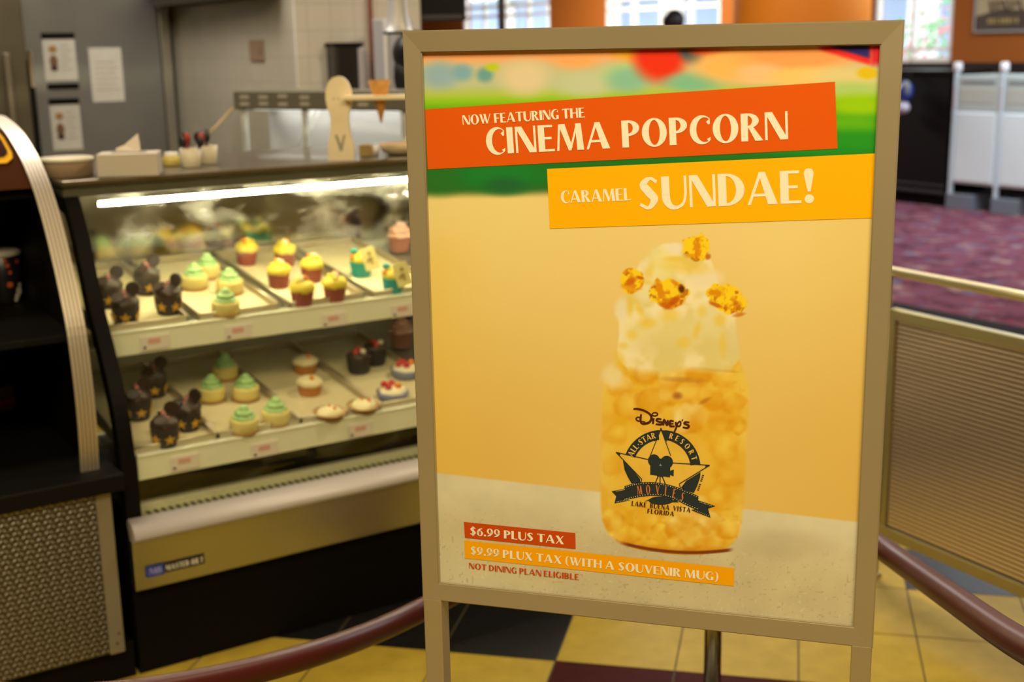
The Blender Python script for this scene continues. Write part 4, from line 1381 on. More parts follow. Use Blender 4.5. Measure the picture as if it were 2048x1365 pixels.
def pink_cupcake():
    root = thing('pink_cupcake', '', 'cupcake')
    bm = bm_new(); wrapper(bm, .030, .037, .052); dots_on(bm, .030, .037, .052, 4, 16, .0017); link('paper_cup', bm, [mat('rose_cake_cup', (.40, .16, .12), .6), M_REDDOT], root)
    bm = bm_new(); swirl(bm, .038, .046, .050, 2.5, taper=.6); link('icing_swirl', bm, M_PINK, root)
    for x in (-.020, .020):
        bm = bm_new(); ball(bm, (x, 0, .094), .010, u=12, v=8); link('chocolate_bead', bm, M_CHOC, root)
    return root


def cream_tart():
    root = thing('cream_tart', '', 'tart')
    bm = bm_new(); lathe(bm, [(.034, 0), (.036, .001), (.045, .017), (.0465, .018), (.045, .0185), (.042, .016), (.0, .014)], 44, cap=False, rfun=lambda a, k: 1 + .02 * math.sin(22 * a)); link('tart_shell', bm, M_CRUST, root)
    bm = bm_new(); ball(bm, (0, 0, .014), .036, scale=(1, 1, .46), lump=.07, seed=21, u=26, v=14); link('cream', bm, mat('cream_topping', (.82, .72, .44), .5, bump=.4, bscale=110), root)
    bm = bm_new(); ball(bm, (.012, -.010, .031), .005, u=8, v=6); ball(bm, (.0, .008, .033), .004, u=8, v=6); link('crumb', bm, M_ORANGEPOP, root)
    return root


def cream_cupcake():
    root = thing('cream_cupcake', '', 'cupcake')
    bm = bm_new(); wrapper(bm, .029, .034, .030); link('paper_cup', bm, M_ORCUP, root)
    bm = bm_new(); ball(bm, (0, 0, .036), .038, scale=(1, 1, .42), lump=.06, seed=22, u=24, v=14); link('icing', bm, mat('ivory_icing', (.80, .70, .42), .5), root)
    bm = bm_new(); ball(bm, (.004, -.014, .053), .007, u=10, v=8, lump=.2); link('orange_crumb', bm, M_ORANGEPOP, root)
    return root


def berry_pastry():
    root = thing('berry_pastry', '', 'pastry')
    bm = bm_new(); lathe(bm, [(.036, 0), (.038, .001), (.046, .024), (.042, .026), (.0, .026)], 36, cap=False, rfun=lambda a, k: 1 + .03 * math.sin(14 * a)); link('paper_cup', bm, M_BLUEB, root)
    bm = bm_new(); ball(bm, (0, 0, .024), .040, scale=(1, 1, .4), lump=.08, seed=30, u=22, v=12); link('cream', bm, M_WHITEPOP, root)
    for k, (x, y) in enumerate(((-.014, -.012), (.014, -.008), (.0, .014), (-.022, .010))):
        bm = bm_new(); ball(bm, (x, y, .042), .010, u=12, v=8, lump=.1, seed=k); link('berry', bm, M_BERRY if k != 1 else M_ORANGEPOP, root)
    return root


def dark_pastry():
    root = thing('chocolate_pastry', '', 'pastry')
    bm = bm_new(); wrapper(bm, .030, .036, .046); link('paper_cup', bm, M_CHOCW, root)
    bm = bm_new(); ball(bm, (0, 0, .050), .036, scale=(1, 1, .55), lump=.07, seed=33, u=22, v=12); link('icing', bm, M_CHOC, root)
    for k, (x, y) in enumerate(((-.012, -.016), (.010, -.012), (0, .008))):
        bm = bm_new(); ball(bm, (x, y, .068), .009, u=10, v=8, lump=.15, seed=k); link('berry', bm, M_BERRY if k != 1 else M_WHITEPOP, root)
    return root


def set_items(make, items, group, r):
    proto = None
    for (which, px, py, lab, spin) in items:
        p = on_shelf(which, px, py, .0015)
        d = Vector((p.x - EYE.x, p.y - EYE.y, 0)).normalized()
        q = p + d * r * .9
        t0, z0 = SHELF[which]
        s, t, _ = to_case(q)
        q = shelf_point(which, s, t, .0016)
        rot = (Matrix.Rotation(ROT_A, 3, 'Z') @ Matrix.Rotation(TILT, 3, 'X') @ Matrix.Rotation(face_cam(q) - ROT_A + spin, 3, 'Z')).to_euler()
        if proto is None:
            proto = make(); proto.location = q; proto.rotation_euler = rot; proto['label'] = lab; proto['group'] = group
        else:
            dup(proto, lab, group, q, rot)


set_items(choc_cupcake, [
    ('upper', 253, 656, 'chocolate cupcake with gold stars at front left corner of upper shelf', .15),
    ('upper', 338, 634, 'chocolate cupcake with gold stars at front right of upper left tray', -.35),
    ('upper', 296, 594, 'chocolate cupcake with gold stars at back right of upper left tray', .35),
    ('upper', 221, 620, 'chocolate cupcake with gold stars half hidden behind black end frame, upper shelf', .1),
    ('lower', 332, 901, 'chocolate cupcake with gold stars at front of lower left tray', .5),
    ('lower', 376, 868, 'chocolate cupcake with gold stars second from front on lower left tray', -.3),
    ('lower', 310, 800, 'chocolate cupcake with gold stars at back of lower left tray', .2),
    ('lower', 278, 846, 'chocolate cupcake with gold stars beside black end frame, lower shelf', .4)], 'chocolate star cupcakes in the case', .036)
set_items(lime_cake, [
    ('upper', 452, 638, 'green swirled yellow cake at front of upper shelf tray', .1),
    ('upper', 460, 594, 'green swirled yellow cake second from front on upper shelf', .5),
    ('upper', 390, 584, 'green swirled yellow cake nearest the chocolate cupcakes, upper shelf', .9),
    ('upper', 415, 562, 'green swirled yellow cake furthest back on upper shelf', .3),
    ('lower', 489, 875, 'green swirled yellow cake at front left of its lower shelf tray', .2),
    ('lower', 552, 858, 'green swirled yellow cake at front right of its lower shelf tray', .8),
    ('lower', 424, 810, 'green swirled yellow cake nearest chocolate cupcakes, lower shelf middle row', .4),
    ('lower', 492, 808, 'green swirled yellow cake in lower shelf middle row, right one', .6),
    ('lower', 451, 765, 'green swirled yellow cake furthest back on lower shelf', .1)], 'green swirled cakes in the case', .038)
set_items(pop_cupcake, [
    ('upper', 605, 617, 'popcorn topped cupcake in red cup, front left of its tray', .2),
    ('upper', 670, 608, 'popcorn topped cupcake in red cup, front right of its tray', 1.0),
    ('upper', 558, 580, 'popcorn topped cupcake in red cup, middle row left', 1.7),
    ('upper', 624, 568, 'popcorn topped cupcake in red cup, middle row right', 2.4),
    ('upper', 494, 534, 'popcorn topped cupcake in red cup, back row left', 3.1),
    ('upper', 570, 537, 'popcorn topped cupcake in red cup, back row right', .7)], 'popcorn cupcakes in the case', .033)
set_items(teal_cupcake, [
    ('upper', 787, 590, 'teal cupcake with pale yellow card at front of upper shelf', .0),
    ('upper', 722, 557, 'teal cupcake with pale yellow card in second row of upper shelf', .05)], 'teal cupcakes in the case', .034)
set_items(pink_cupcake, [
    ('upper', 799, 507, 'pink swirled cupcake in rose cup at back of upper shelf', .3),
    ('lower', 802, 700, 'pink swirled cupcake in rose cup at back of lower shelf', .1)], 'pink cupcakes in the case', .037)
set_items(cream_tart, [
    ('lower', 660, 846, 'shallow cream tart at front left of its lower tray', .1),
    ('lower', 727, 832, 'shallow cream tart at front right of its lower tray', .6)], 'cream tarts in the case', .040)
set_items(cream_cupcake, [
    ('lower', 620, 796, 'ivory iced cupcake in orange brown cup, nearer one on lower shelf', .1),
    ('lower', 611, 752, 'ivory iced cupcake in orange brown cup, one further back', .5)], 'ivory cupcakes in the case', .033)
set_items(berry_pastry, [
    ('lower', 785, 808, 'berry pastry in blue grey cup at right end of lower shelf', .2),
    ('lower', 812, 762, 'berry pastry in blue grey cup behind the front one', .9)], 'berry pastries in the case', .04)
set_items(dark_pastry, [
    ('lower', 718, 752, 'dark chocolate pastry with red berries on lower shelf, left one', .1),
    ('lower', 750, 735, 'dark chocolate pastry with red berries on lower shelf, right one', .8)], 'dark berry pastries in the case', .036)

# ------------------------------------------------------------------ things on top of the case
DECK = 1.2290


def on_deck(px, py, r=0.0):
    p = onz(px, py, DECK)
    d = Vector((p.x, p.y, 0)).normalized()
    return p + d * r


# round tan tub
p = on_deck(136, 357, .072)
tub = thing('paper_tub', 'round tan paper tub with white lid on left end of case', 'tub', p, 0)
bm = bm_new(); lathe(bm, [(.064, 0), (.066, .002), (.069, .036), (.069, .040)], 36); link('tub', bm, mat('kraft_tub', C(166, 124, 78), .6), tub)
bm = bm_new(); lathe(bm, [(.069, .039), (.0715, .040), (.0715, .047), (.069, .049), (.0, .0495)], 36, cap=False); link('lid', bm, mat('ivory_lid', (.62, .56, .42), .5), tub)
# tissue box
p = on_deck(262, 354, .05)
tb = thing('tissue_box', 'white tissue box with a raised tissue on top of case', 'tissue box', p, ROT_A - .42)
bm = bm_new(); box(bm, (-.077, -.05, 0), (.077, .05, .060), .003); link('box', bm, mat('tissue_card', (.52, .47, .40), .6), tb)
bm = bm_new(); box(bm, (-.045, -.012, .0598), (.045, .012, .0606)); link('slot', bm, M_BLACK, tb)
bm = bm_new()
tv = [(-.030, 0, .060), (.030, -.004, .060), (.026, .004, .108), (-.012, .006, .078), (-.034, .002, .070)]
tv2 = [(x, y + .012 + .004 * math.sin(x * 200), z - .004) for x, y, z in tv]
va = [bm.verts.new(v) for v in tv]; vb = [bm.verts.new(v) for v in tv2]
bm.faces.new(va); bm.faces.new(vb[::-1])
for k in range(5):
    j = (k + 1) % 5
    bm.faces.new((va[k], va[j], vb[j], vb[k]))
link('tissue', bm, mat('soft_tissue', (.74, .66, .58), .9), tb)
# cups with spoons behind
M_CUPW = mat('white_cup', (.66, .60, .46), .5)


def spoon_cup(loc, label, cols, h=.052, r=.030, seed=1):
    root = thing('utensil_cup', label, 'cup', loc, 0, 'utensil cups on the case')
    bm = bm_new(); lathe(bm, [(r * .8, 0), (r * .82, .001), (r, h), (r * .93, h), (r * .76, .004)], 26); link('cup', bm, M_CUPW, root)
    rnd = random.Random(seed)
    for k in range(7):
        a = rnd.uniform(0, 6.28); q = rnd.uniform(.0, r * .6)
        bm = bm_new()
        e = Vector((q * 1.9 * math.cos(a), q * 1.9 * math.sin(a), h + rnd.uniform(.006, .026)))
        tube(bm, [(q * .6 * math.cos(a), q * .6 * math.sin(a), .01), e], .0028, 6)
        ball(bm, e + Vector((0, 0, .010)), .012, scale=(.9, .5, 1.3), u=10, v=7)
        link('spoon', bm, cols[k % len(cols)], root)
    return root


M_SPOONB = mat('black_spoon', (.012, .012, .016), .4); M_SPOONR = mat('red_spoon', (.36, .03, .02), .4); M_SPOONO = mat('copper_spoon', (.24, .10, .05), .4)
spoon_cup(on_deck(383, 336, .03), 'white utensil cup of black and red spoons, left one', [M_SPOONB, M_SPOONB, M_SPOONR], seed=2)
spoon_cup(on_deck(416, 330, .03), 'white utensil cup of copper and black spoons, right one', [M_SPOONB, M_SPOONO, M_SPOONB], seed=6)
p = on_deck(344, 333, .02)
sj = thing('sauce_jar', 'small yellow sauce jar beside white tissue box', 'jar', p)
bm = bm_new(); lathe(bm, [(.022, 0), (.024, .002), (.024, .026), (.018, .030)], 20); link('jar', bm, mat('yellow_jar', (.62, .50, .14), .25), sj)
bm = bm_new(); lathe(bm, [(.019, .0295), (.019, .038), (.0, .039)], 20, cap=False); link('lid', bm, M_WHITE, sj)

# wooden cone holder: rounded paddle ends and a cross board
p = on_deck(684, 322, .012)
ch = thing('cone_holder', 'pale wooden cone holder with paddle shaped end on case', 'cone holder', p, -.05)
M_WOOD = mat('pale_birch', (.92, .80, .56), .55, var=.06, scale=12)
M_WOODK = mat('branded_mark', C(170, 128, 66), .7)
pr = [(-.037, 0), (-.037, .045), (-.030, .075), (-.0265, .120), (-.033, .150), (-.037, .175), (-.035, .200), (-.028, .220), (-.015, .234), (0, .238)]
pr = catmull(pr, 4)
outl = [(x, 0, z) for x, z in pr] + [(-x, 0, z) for x, z in pr[::-1][1:]]
for kx, nm in ((0.0, 'near'), (.26, 'far')):
    bm = bm_new()
    prism(bm, [(x + kx, -.009, z) for x, y, z in outl], (0, .018, 0))
    pd = link('paddle', bm, M_WOOD, ch)
    bm = bm_new()
    for q in (-.014, 0, .014):
        disc_prism(bm, (kx + q, -.0094, .176), .0022, .001, (0, -1, 0), 8)
    link('peg_hole', bm, M_WOODK, pd)
    bm = bm_new()
    prism(bm, [(kx + x, -.0098, z) for x, z in ((-.016, .074), (-.008, .074), (.001, .046), (.009, .074), (.015, .074), (.004, .028), (-.003, .028))], (0, .001, 0))
    link('carved_mark', bm, mat('carved_grey', (.36, .33, .27), .6) if nm == 'near' else bpy.data.materials['carved_grey'], pd)
bm = bm_new(); box(bm, (.015, -.045, .172), (.25, .045, .184), .002); link('cross_board', bm, M_WOOD, ch)
# waffle cone standing in the board
cpos = p + Vector((.118 * math.cos(-.05), .118 * math.sin(-.05), .105))
cone = thing('waffle_cone', 'golden waffle cone standing in the wooden cone holder', 'cone', cpos)
bm = bm_new()
lathe(bm, [(.002, 0), (.020, .075), (.031, .120), (.0285, .120), (.017, .075), (.001, .006)], 28, cap=False)
lathe(bm, [(.0205, .076), (.0325, .1205), (.0315, .121)], 28, cap=False)
link('cone_shell', bm, mat('waffle', (.62, .30, .06), .6, bump=.6, bscale=170, var=.15, scale=60), cone)
# containers to the right
p = on_deck(733, 314, .02)
k_ = thing('wood_block', 'small brown block beside wooden cone holder', 'block', p, -.1)
bm = bm_new(); box(bm, (-.018, -.018, 0), (.018, .018, .036), .003); link('block', bm, mat('brown_block', C(176, 132, 58), .6, var=.1), k_)
p = on_deck(750, 312, .01)
k_ = thing('plastic_ramekin', 'small white cup between brown block and cream bowl', 'cup', p)
bm = bm_new(); lathe(bm, [(.010, 0), (.013, .028), (.011, .028), (.008, .003)], 18); link('cup', bm, mat('bright_white', (.85, .85, .84), .4), k_)
p = on_deck(800, 312, .05)
k_ = thing('serving_bowl', 'cream bowl with orange rim at right end of case', 'bowl', p)
bm = bm_new(); lathe(bm, [(.034, 0), (.050, .008), (.060, .022), (.062, .030), (.057, .030), (.046, .012)], 32); link('bowl', bm, mat('cream_glaze', C(232, 196, 128), .35), k_)
bm = bm_new(); lathe(bm, [(.0615, .0295), (.0625, .033), (.0575, .033), (.0570, .0298)], 32, cap=False); link('rim', bm, mat('orange_rim', C(206, 128, 40), .4), k_)

# ------------------------------------------------------------------ black merchandise rack on the left (same local frame as the case)
rack = thing('merchandise_rack', 'black merchandise rack with curved metal edge and patterned base', 'display rack', C0, ROT_A)
S0, S1 = -1.25, -.040
bm = bm_new(); box(bm, (S0, .03, 0), (S1 + .03, .60, .095), .002); link('toe_kick', bm, M_CASEBLACK, rack)


def diamond_mat():
    m = bpy.data.materials.new('tread_plate'); m.use_nodes = True
    nt = m.node_tree; b = nt.nodes['Principled BSDF']; L = nt.links.new
    b.inputs['Metallic'].default_value = 1.0; b.inputs['Roughness'].default_value = .48
    b.inputs['Base Color'].default_value = (.13, .125, .13, 1)
    return m


bm = bm_new(); box(bm, (S0, .003, .09), (-.075, .58, .515), .001)
plate_o = link('base_panel', bm, diamond_mat(), rack, label='base covered in silver tread plate')
# raised treads: little lozenges alternating in direction
bm = bm_new()
pit = .0130
nz = int((.515 - .095) / pit)
for j in range(nz):
    for i in range(int((1.0 - .075) / pit)):
        s = -.080 - i * pit - (pit / 2 if j % 2 else 0); z = .098 + j * pit
        if s < -.42 or z > .510:
            continue
        sg = 1 if (i + j) % 2 else -1
        a = Vector((.0062, 0, .0046 * sg)); c = Vector((-.0023 * sg, 0, .0028))
        o = Vector((s, .0025, z))
        top_ = bm.verts.new(o + Vector((0, -.0013, 0)))
        vs = [bm.verts.new(o + v) for v in (-a, c, a, -c)]
        for k in range(4):
            bm.faces.new((vs[k], vs[(k + 1) % 4], top_))
tr_ = link('tread_pattern', bm, mat('tread_lozenge', (.40, .39, .41), .40, 1.0), plate_o); tr_['kind'] = 'stuff'
bm = bm_new(); box(bm, (-.077, -.002, .088), (-.040, .30, .515), .002)
link('corner_trim', bm, mat('corner_aluminium', (.34, .31, .26), .5, .6), rack, label='pale aluminium corner trim')
bm = bm_new()
for z in (.115, .14):
    disc_prism(bm, (-.058 + .006 * (z > .13), -.0025, z), .0025, .002, (0, -1, 0), 10)
link('screw', bm, M_BLACK, rack)
bm = bm_new(); box(bm, (S0, -.025, .512), (-.010, .765, .556), .004); link('counter_ledge', bm, M_BLACK, rack)
RP = catmull([(.046, .556), (.032, .659), (.029, .747), (.036, .832), (.051, .914), (.088, 1.0), (.136, 1.084), (.191, 1.163), (.25, 1.225), (.321, 1.275), (.387, 1.308), (.507, 1.350), (.674, 1.378), (.76, 1.382)], 4)
bm = bm_new()
side = [(0, t + .004, z) for t, z in RP] + [(0, .76, .556)]
prism(bm, [(-.0605, t, z) for _, t, z in side], (.010, 0, 0)); link('side_panel', bm, M_BLACK, rack)
bm = bm_new()
for g in range(5):                                            # ribbed strip following the curve
    s0 = -.094 + g * .0090
    for i in range(len(RP) - 1):
        (t0, z0), (t1, z1) = RP[i], RP[i + 1]
        prism(bm, [(s0, t0 - .004, z0), (s0, t1 - .004, z1), (s0, t1 + .004, z1), (s0, t0 + .004, z0)], (.0074, 0, 0))
bmesh.ops.remove_doubles(bm, verts=bm.verts, dist=.0003)
link('edge_strip', bm, mat('ribbed_aluminium', (.62, .55, .47), .42, .7), rack, label='ribbed aluminium edge strip')
bm = bm_new(); box(bm, (S0, .735, .556), (-.05, .76, 1.37)); link('back_panel', bm, M_BLACK, rack)
for z, t in ((.886, .10), (1.215, .30)):
    bm = bm_new(); box(bm, (S0, t, z - .018), (-.0605, .735, z), .002); link('shelf', bm, M_BLACK, rack)
bm = bm_new()
sheet(bm, [(-.061, t + .012, z) for t, z in RP if z > 1.222], (S0 + .061, 0, 0))
hp = link('header_panel', bm, mat('dark_brown_header', C(64, 30, 10), .9, spec=.03), rack, label='dark brown curved header')
# yellow-edged emblem sign on the header
hp_p = Vector((0, .42, 1.30))


def header_hit(px, py, off=.006):
    best = None
    for i in range(len(RP) - 1):
        (ta, za), (tb_, zb) = RP[i], RP[i + 1]
        if za < 1.15:
            continue
        n_ = (-B * (zb - za) + Z * (tb_ - ta)).normalized()
        pp = hit(px, py, W_(0, ta + .012, za) + n_ * off, n_)
        q = to_case(pp)
        if min(za, zb) - .004 <= q[2] <= max(za, zb) + .012:
            best = Vector(q); nb = n_
            break
    return best, nb


tri = []
for px, py in ((-60, 330), (14, 326), (25, 316), (24, 306), (6, 274), (-2, 266), (-14, 264), (-30, 290)):
    q, nb = header_hit(px, py); tri.append(q)
bm = bm_new(); prism(bm, tri, Vector((0, .003, -.002))); sg = link('emblem_plate', bm, mat('sign_yellow', C(225, 150, 20), .85, spec=.05), rack, label='yellow sign with dark centre')
cen_ = sum(tri, Vector()) / len(tri)
bm = bm_new(); prism(bm, [cen_ + (v - cen_) * .64 + Vector((0, -.0045, .0035)) for v in tri], Vector((0, .002, -.001))); link('emblem_plate_centre', bm, mat('sign_dark', C(50, 20, 8), .85, spec=.05), sg)

# souvenir tumbler and box on the rack
pt = to_case(hit(8, 606, W_(0, 0, .868), Z))
tm = thing('souvenir_tumbler', 'black printed tumbler with white lid on rack shelf', 'tumbler', W_(-.245, max(pt[1], .13) + .05, .868), 0)
pc_ = hit(2, 606, W_(0, .2, .868), Z)
tm.location = W_(-.1135, .635, .8865)
R_ = .050
bm = bm_new(); lathe(bm, [(R_ * .82, 0), (R_ * .86, .003), (R_, .128), (R_ * .96, .130)], 32); bt = link('body', bm, mat('tumbler_black', (.012, .011, .013), .3), tm)
bm = bm_new(); lathe(bm, [(R_ * 1.0, .128), (R_ * 1.06, .130), (R_ * 1.06, .140), (R_ * .9, .146), (R_ * .3, .149)], 32); link('lid', bm, mat('tumbler_lid', (.85, .82, .74), .4), tm)
M_TPR = mat('tumbler_red_print', (.55, .09, .03), .5); M_TPW = mat('tumbler_white_print', (.62, .58, .52), .5)
fc = face_cam(tm.location) - math.pi / 2
for k, (da, z, r, mm) in enumerate(((.30, .105, .006, M_TPR), (.42, .085, .005, M_TPR), (.36, .052, .008, M_TPR), (.95, .112, .006, M_TPR), (1.0, .030, .011, M_TPW), (.80, .018, .007, M_TPW), (1.12, .046, .006, M_TPW), (.7, .008, .005, M_TPW), (.2, .120, .005, M_TPR))):
    a = fc + da; rr = R_ * (.86 + .14 * z / .128) + .0006
    bm = bm_new(); disc_prism(bm, (rr * math.cos(a), rr * math.sin(a), z), r, .0015, (math.cos(a), math.sin(a), 0), 12)
    link('printed_motif', bm, mm, bt)
pc_ = hit(20, 836, W_(0, .3, .557), Z)
bx_ = thing('gift_box', 'dull red and brown box lying low on black rack', 'box', Vector((pc_.x, pc_.y, .557)) + Vector((pc_.x, pc_.y, 0)).normalized() * .16, ROT_A + .5)
bm = bm_new(); box(bm, (-.11, -.06, 0), (.06, .06, .07), .003); link('box', bm, mat('brown_carton', (.55, .30, .18), .5), bx_)
bm = bm_new(); box(bm, (-.11, -.061, .018), (.061, .0, .032), .001); link('red_band', bm, mat('red_band', (.85, .10, .05), .5), bx_)
bm = bm_new(); ball(bm, (.02, -.02, .075), .006, u=10, v=8); link('stud', bm, M_WHITE, bx_)

# ------------------------------------------------------------------ kitchen behind the case
# stainless refrigerator against the tiled wall
fr_r = hit(352, 100, ab(KA, 0), A)                  # right edge on the tiled wall
FA, FB = KA - .02, fr_r.dot(B) - .0
fridge = thing('refrigerator', 'tall stainless refrigerator with papers taped to its door', 'refrigerator', ab(FA, FB), ROT_A)
bm = bm_new(); box(bm, (-.84, .03, .10), (0, .70, 2.15), .006); link('body', bm, M_STEEL_DARK, fridge)
bm = bm_new(); box(bm, (-.83, 0, .13), (-.062, .03, 2.13), .006); fd = link('door', bm, mat('fridge_door_steel', (.40, .41, .43), .34, .9, var=.16, scale=1.4), fridge)
bm = bm_new(); box(bm, (-.055, .004, .12), (-.002, .034, 2.14), .004); link('corner_post', bm, M_STEEL, fridge)
bm = bm_new(); box(bm, (-.80, -.03, .9), (-.778, -.008, 1.50), .004); box(bm, (-.80, -.012, .92), (-.778, .002, .96)); box(bm, (-.80, -.012, 1.44), (-.778, .002, 1.48)); link('handle', bm, M_BLACK, fd)
bm = bm_new(); box(bm, (-.84, .02, 0), (0, .68, .10)); link('plinth', bm, M_BLACK, fridge)


def fr_loc(px, py, off=0.0):
    q = hit(px, py, ab(FA, FB - off), B) - ab(FA, FB)
    return q.dot(A), q.z


def paper(x0, y0, x1, y1, name, label, header=True, photo=True):
    (a0, z1), (a1, z0) = fr_loc(x0, y0), fr_loc(x1, y1)
    c = ab(FA, FB)
    o = thing(name, label, 'paper', c + A * a0 + Z * z0, ROT_A, 'papers on the refrigerator')
    w, h = a1 - a0, z1 - z0
    bm = bm_new(); box(bm, (0, -.0022, 0), (w, -.0004, h)); sh = link('sheet', bm, M_PAPER, o)
    if header:
        bm = bm_new(); box(bm, (-.002, -.0040, h - .030), (w + .002, -.0020, h)); link('header_strip', bm, M_BLACK, o)
    if photo:
        bm = bm_new()
        ball(bm, (w * .30, -.0030, h * .40), .02, scale=(1.0, .06, 1.6), mi=0); ball(bm, (w * .30, -.0034, h * .66), .02, scale=(1.0, .06, .9), mi=1)
        ball(bm, (w * .30, -.0036, h * .26), .018, scale=(1.0, .06, .8), mi=2)
        link('drink_picture', bm, [mat('print_brown', (.22, .12, .06), .7) if 'print_brown' not in bpy.data.materials else bpy.data.materials['print_brown'],
                                  mat('print_caramel', (.45, .25, .08), .7) if 'print_caramel' not in bpy.data.materials else bpy.data.materials['print_caramel'],
                                  mat('print_dark', (.06, .03, .02), .7) if 'print_dark' not in bpy.data.materials else bpy.data.materials['print_dark']], o)
    bm = bm_new()
    for k in range(6):
        z = h * (.72 - .10 * k)
        box(bm, (w * (.52 if photo else .15), -.0032, z), (w * (.88 if k % 2 else .78), -.0020, z + .004))
    link('text_lines', bm, mat('faint_print', (.42, .38, .32), .7) if 'faint_print' not in bpy.data.materials else bpy.data.materials['faint_print'], o)


paper(82, 66, 156, 160, 'recipe_sheet', 'upper drink recipe sheet with black header on refrigerator')
paper(97, 198, 166, 298, 'recipe_sheet', 'lower drink recipe sheet with black header on refrigerator')
paper(176, 96, 250, 202, 'notice_sheet', 'plain greyish notice sheet in middle of refrigerator door', False, False)
(a0, z1), (a1, z0) = fr_loc(94, 168), fr_loc(158, 178)
st = thing('magnet_strip', 'thin black magnet strip between two recipe sheets', 'magnet', ab(FA, FB) + A * a0 + Z * z0, ROT_A)
bm = bm_new(); box(bm, (0, -.008, 0), (a1 - a0, -.0004, z1 - z0), .001); link('strip', bm, M_BLACK, st)

# second cooler at the far left
p_ = at_depth(62, 200, 5.6); p_.z = 0
cool = thing('upright_cooler', 'dim upright steel cooler left of the refrigerator', 'cooler', p_, .52)
bm = bm_new(); box(bm, (-1.1, 0, .05), (0, .6, 2.3), .005); link('body', bm, mat('dim_steel', (.11, .092, .06), .5, .5, var=.15, scale=3), cool)
bm = bm_new(); box(bm, (-.10, -.04, 1.05), (-.075, .0, 1.55), .006); link('handle', bm, mat('pale_handle', (.20, .17, .12), .45, .4), cool)
bm = bm_new(); box(bm, (-.165, -.006, .1), (-.15, .0, 2.2)); link('door_gap', bm, M_BLACK, cool)
bm = bm_new(); box(bm, (.003, -.012, .3), (.022, .10, 1.52), .002); link('door_gasket', bm, M_BLACK, cool)
bm = bm_new(); box(bm, (.001, -.022, 1.40), (.020, -.006, 1.56), .004); link('hinge', bm, M_CHROME, cool)

# extractor hood above the tiled wall
hb0, hb1 = KB + .10, fr_r.dot(B) - .05
hood = thing('extractor_hood', 'dark louvred extractor hood high on the tiled kitchen wall', 'hood', ab(KA, hb0), ROT_A)
bm = bm_new(); box(bm, (-.14, 0, 1.83), (-.002, hb1 - hb0, 2.3), .004); link('canopy', bm, M_STEEL_DARK, hood)
n_ = int((hb1 - hb0) / .04)
bm = bm_new()
for k in range(n_):
    box(bm, (-.135, .02 + k * .04, 1.765), (-.02, .034 + k * .04, 1.83))
link('louvre', bm, mat('louvre_dark', (.09, .08, .06), .5, .6), hood)

# switch plate on tiled wall
b_a, b_b = hit(500, 80, ab(KA, 0), A), hit(530, 122, ab(KA, 0), A)
sw_ = thing('switch_plate', 'brown switch plate on white kitchen wall tiles', 'switch', ab(KA, b_b.dot(B), b_b.z), ROT_A)
bm = bm_new(); box(bm, (-.008, 0, 0), (-.0004, b_a.dot(B) - b_b.dot(B), b_a.z - b_b.z), .002); link('plate', bm, mat('brown_plate', (.30, .20, .13), .5), sw_)
bm = bm_new(); box(bm, (-.012, .03, .03), (-.007, .045, .06), .001); link('toggle', bm, mat('toggle_brown', (.24, .16, .11), .5), sw_)

# towel dispenser on the end wall
WE = ab(KA, KB - .01)
d0, d1 = hit(650, 88, WE, B), hit(708, 192, WE, B)
sa, sb = (d0 - WE).dot(A), (d1 - WE).dot(A)
disp = thing('towel_dispenser', 'tall black towel dispenser on tiled kitchen end wall', 'dispenser', ab(KA + sa, KB - .01, d1.z - .06), ROT_A)
hh = d0.z - d1.z + .06
bm = bm_new(); box(bm, (0, -.10, 0), (sb - sa, -.0006, hh), .012); link('cover', bm, mat('smoked_plastic', (.03, .026, .022), .3), disp)
bm = bm_new(); box(bm, (sb - sa - .022, -.112, .01), (sb - sa + .006, -.07, hh - .02), .004); link('lit_side', bm, mat('lit_side_pale', (.62, .60, .66), .4), disp)  # pale piece stands in for light on the cover's right side
bm = bm_new(); box(bm, (-.004, -.106, hh - .012), (sb - sa + .008, -.0006, hh + .004), .004); link('top_cap', bm, M_BLACK, disp)

# maroon conduit
p_ = hit(743, 80, WE - B * .03, B)
cd_ = thing('wall_conduit', 'thin maroon pipe running up the tiled end wall', 'pipe', (p_.x, p_.y, 0))
bm = bm_new(); tube(bm, [(0, 0, 0), (0, 0, 3.25)], .011, 12); link('pipe', bm, mat('maroon_pipe', (.26, .08, .05), .5), cd_)
bm = bm_new(); lathe(bm, [(.016, 1.0), (.016, 1.03)], 12); link('clip', bm, M_STEEL_DARK, cd_)

# topping station with glass sneeze guard
pl_, pr_ = at_depth(466, 196, 4.92), at_depth(815, 208, 4.52)
yaw_s = math.atan2(pr_.y - pl_.y, pr_.x - pl_.x); wS = math.hypot(pr_.x - pl_.x, pr_.y - pl_.y)
ts = thing('topping_station', 'steel topping station with glass sneeze guard and labelled top shelf', 'food station', (pl_.x, pl_.y, 0), yaw_s)
bm = bm_new(); box(bm, (-.05, .02, 0), (wS + .02, .30, .94), .004); link('cabinet', bm, M_STEEL, ts)
bm = bm_new(); box(bm, (-.08, -.10, .94), (wS + .03, .31, .97), .004); link('worktop', bm, M_STEEL, ts)
zt = (pl_.z + pr_.z) / 2
bm = bm_new(); box(bm, (0, 0, zt - .035), (wS, .22, zt + .035), .004); ts_top = link('top_shelf', bm, mat('olive_grey_shelf', (.16, .145, .10), .5), ts)
M_LBL = mat('label_print', (.46, .42, .32), .6)
for x, z in ((.035, .012), (.035, -.014), (.13, .012), (.13, -.012), (.225, .016), (.225, -.014), (.33, .012), (.33, -.012), (.60, -.012)):
    bm = bm_new(); box(bm, (x, -.0012, zt + z - .007), (x + .045, .0, zt + z + .007)); link('label', bm, M_LBL, ts_top)
M_POST = mat('white_post', (.80, .80, .78), .4)
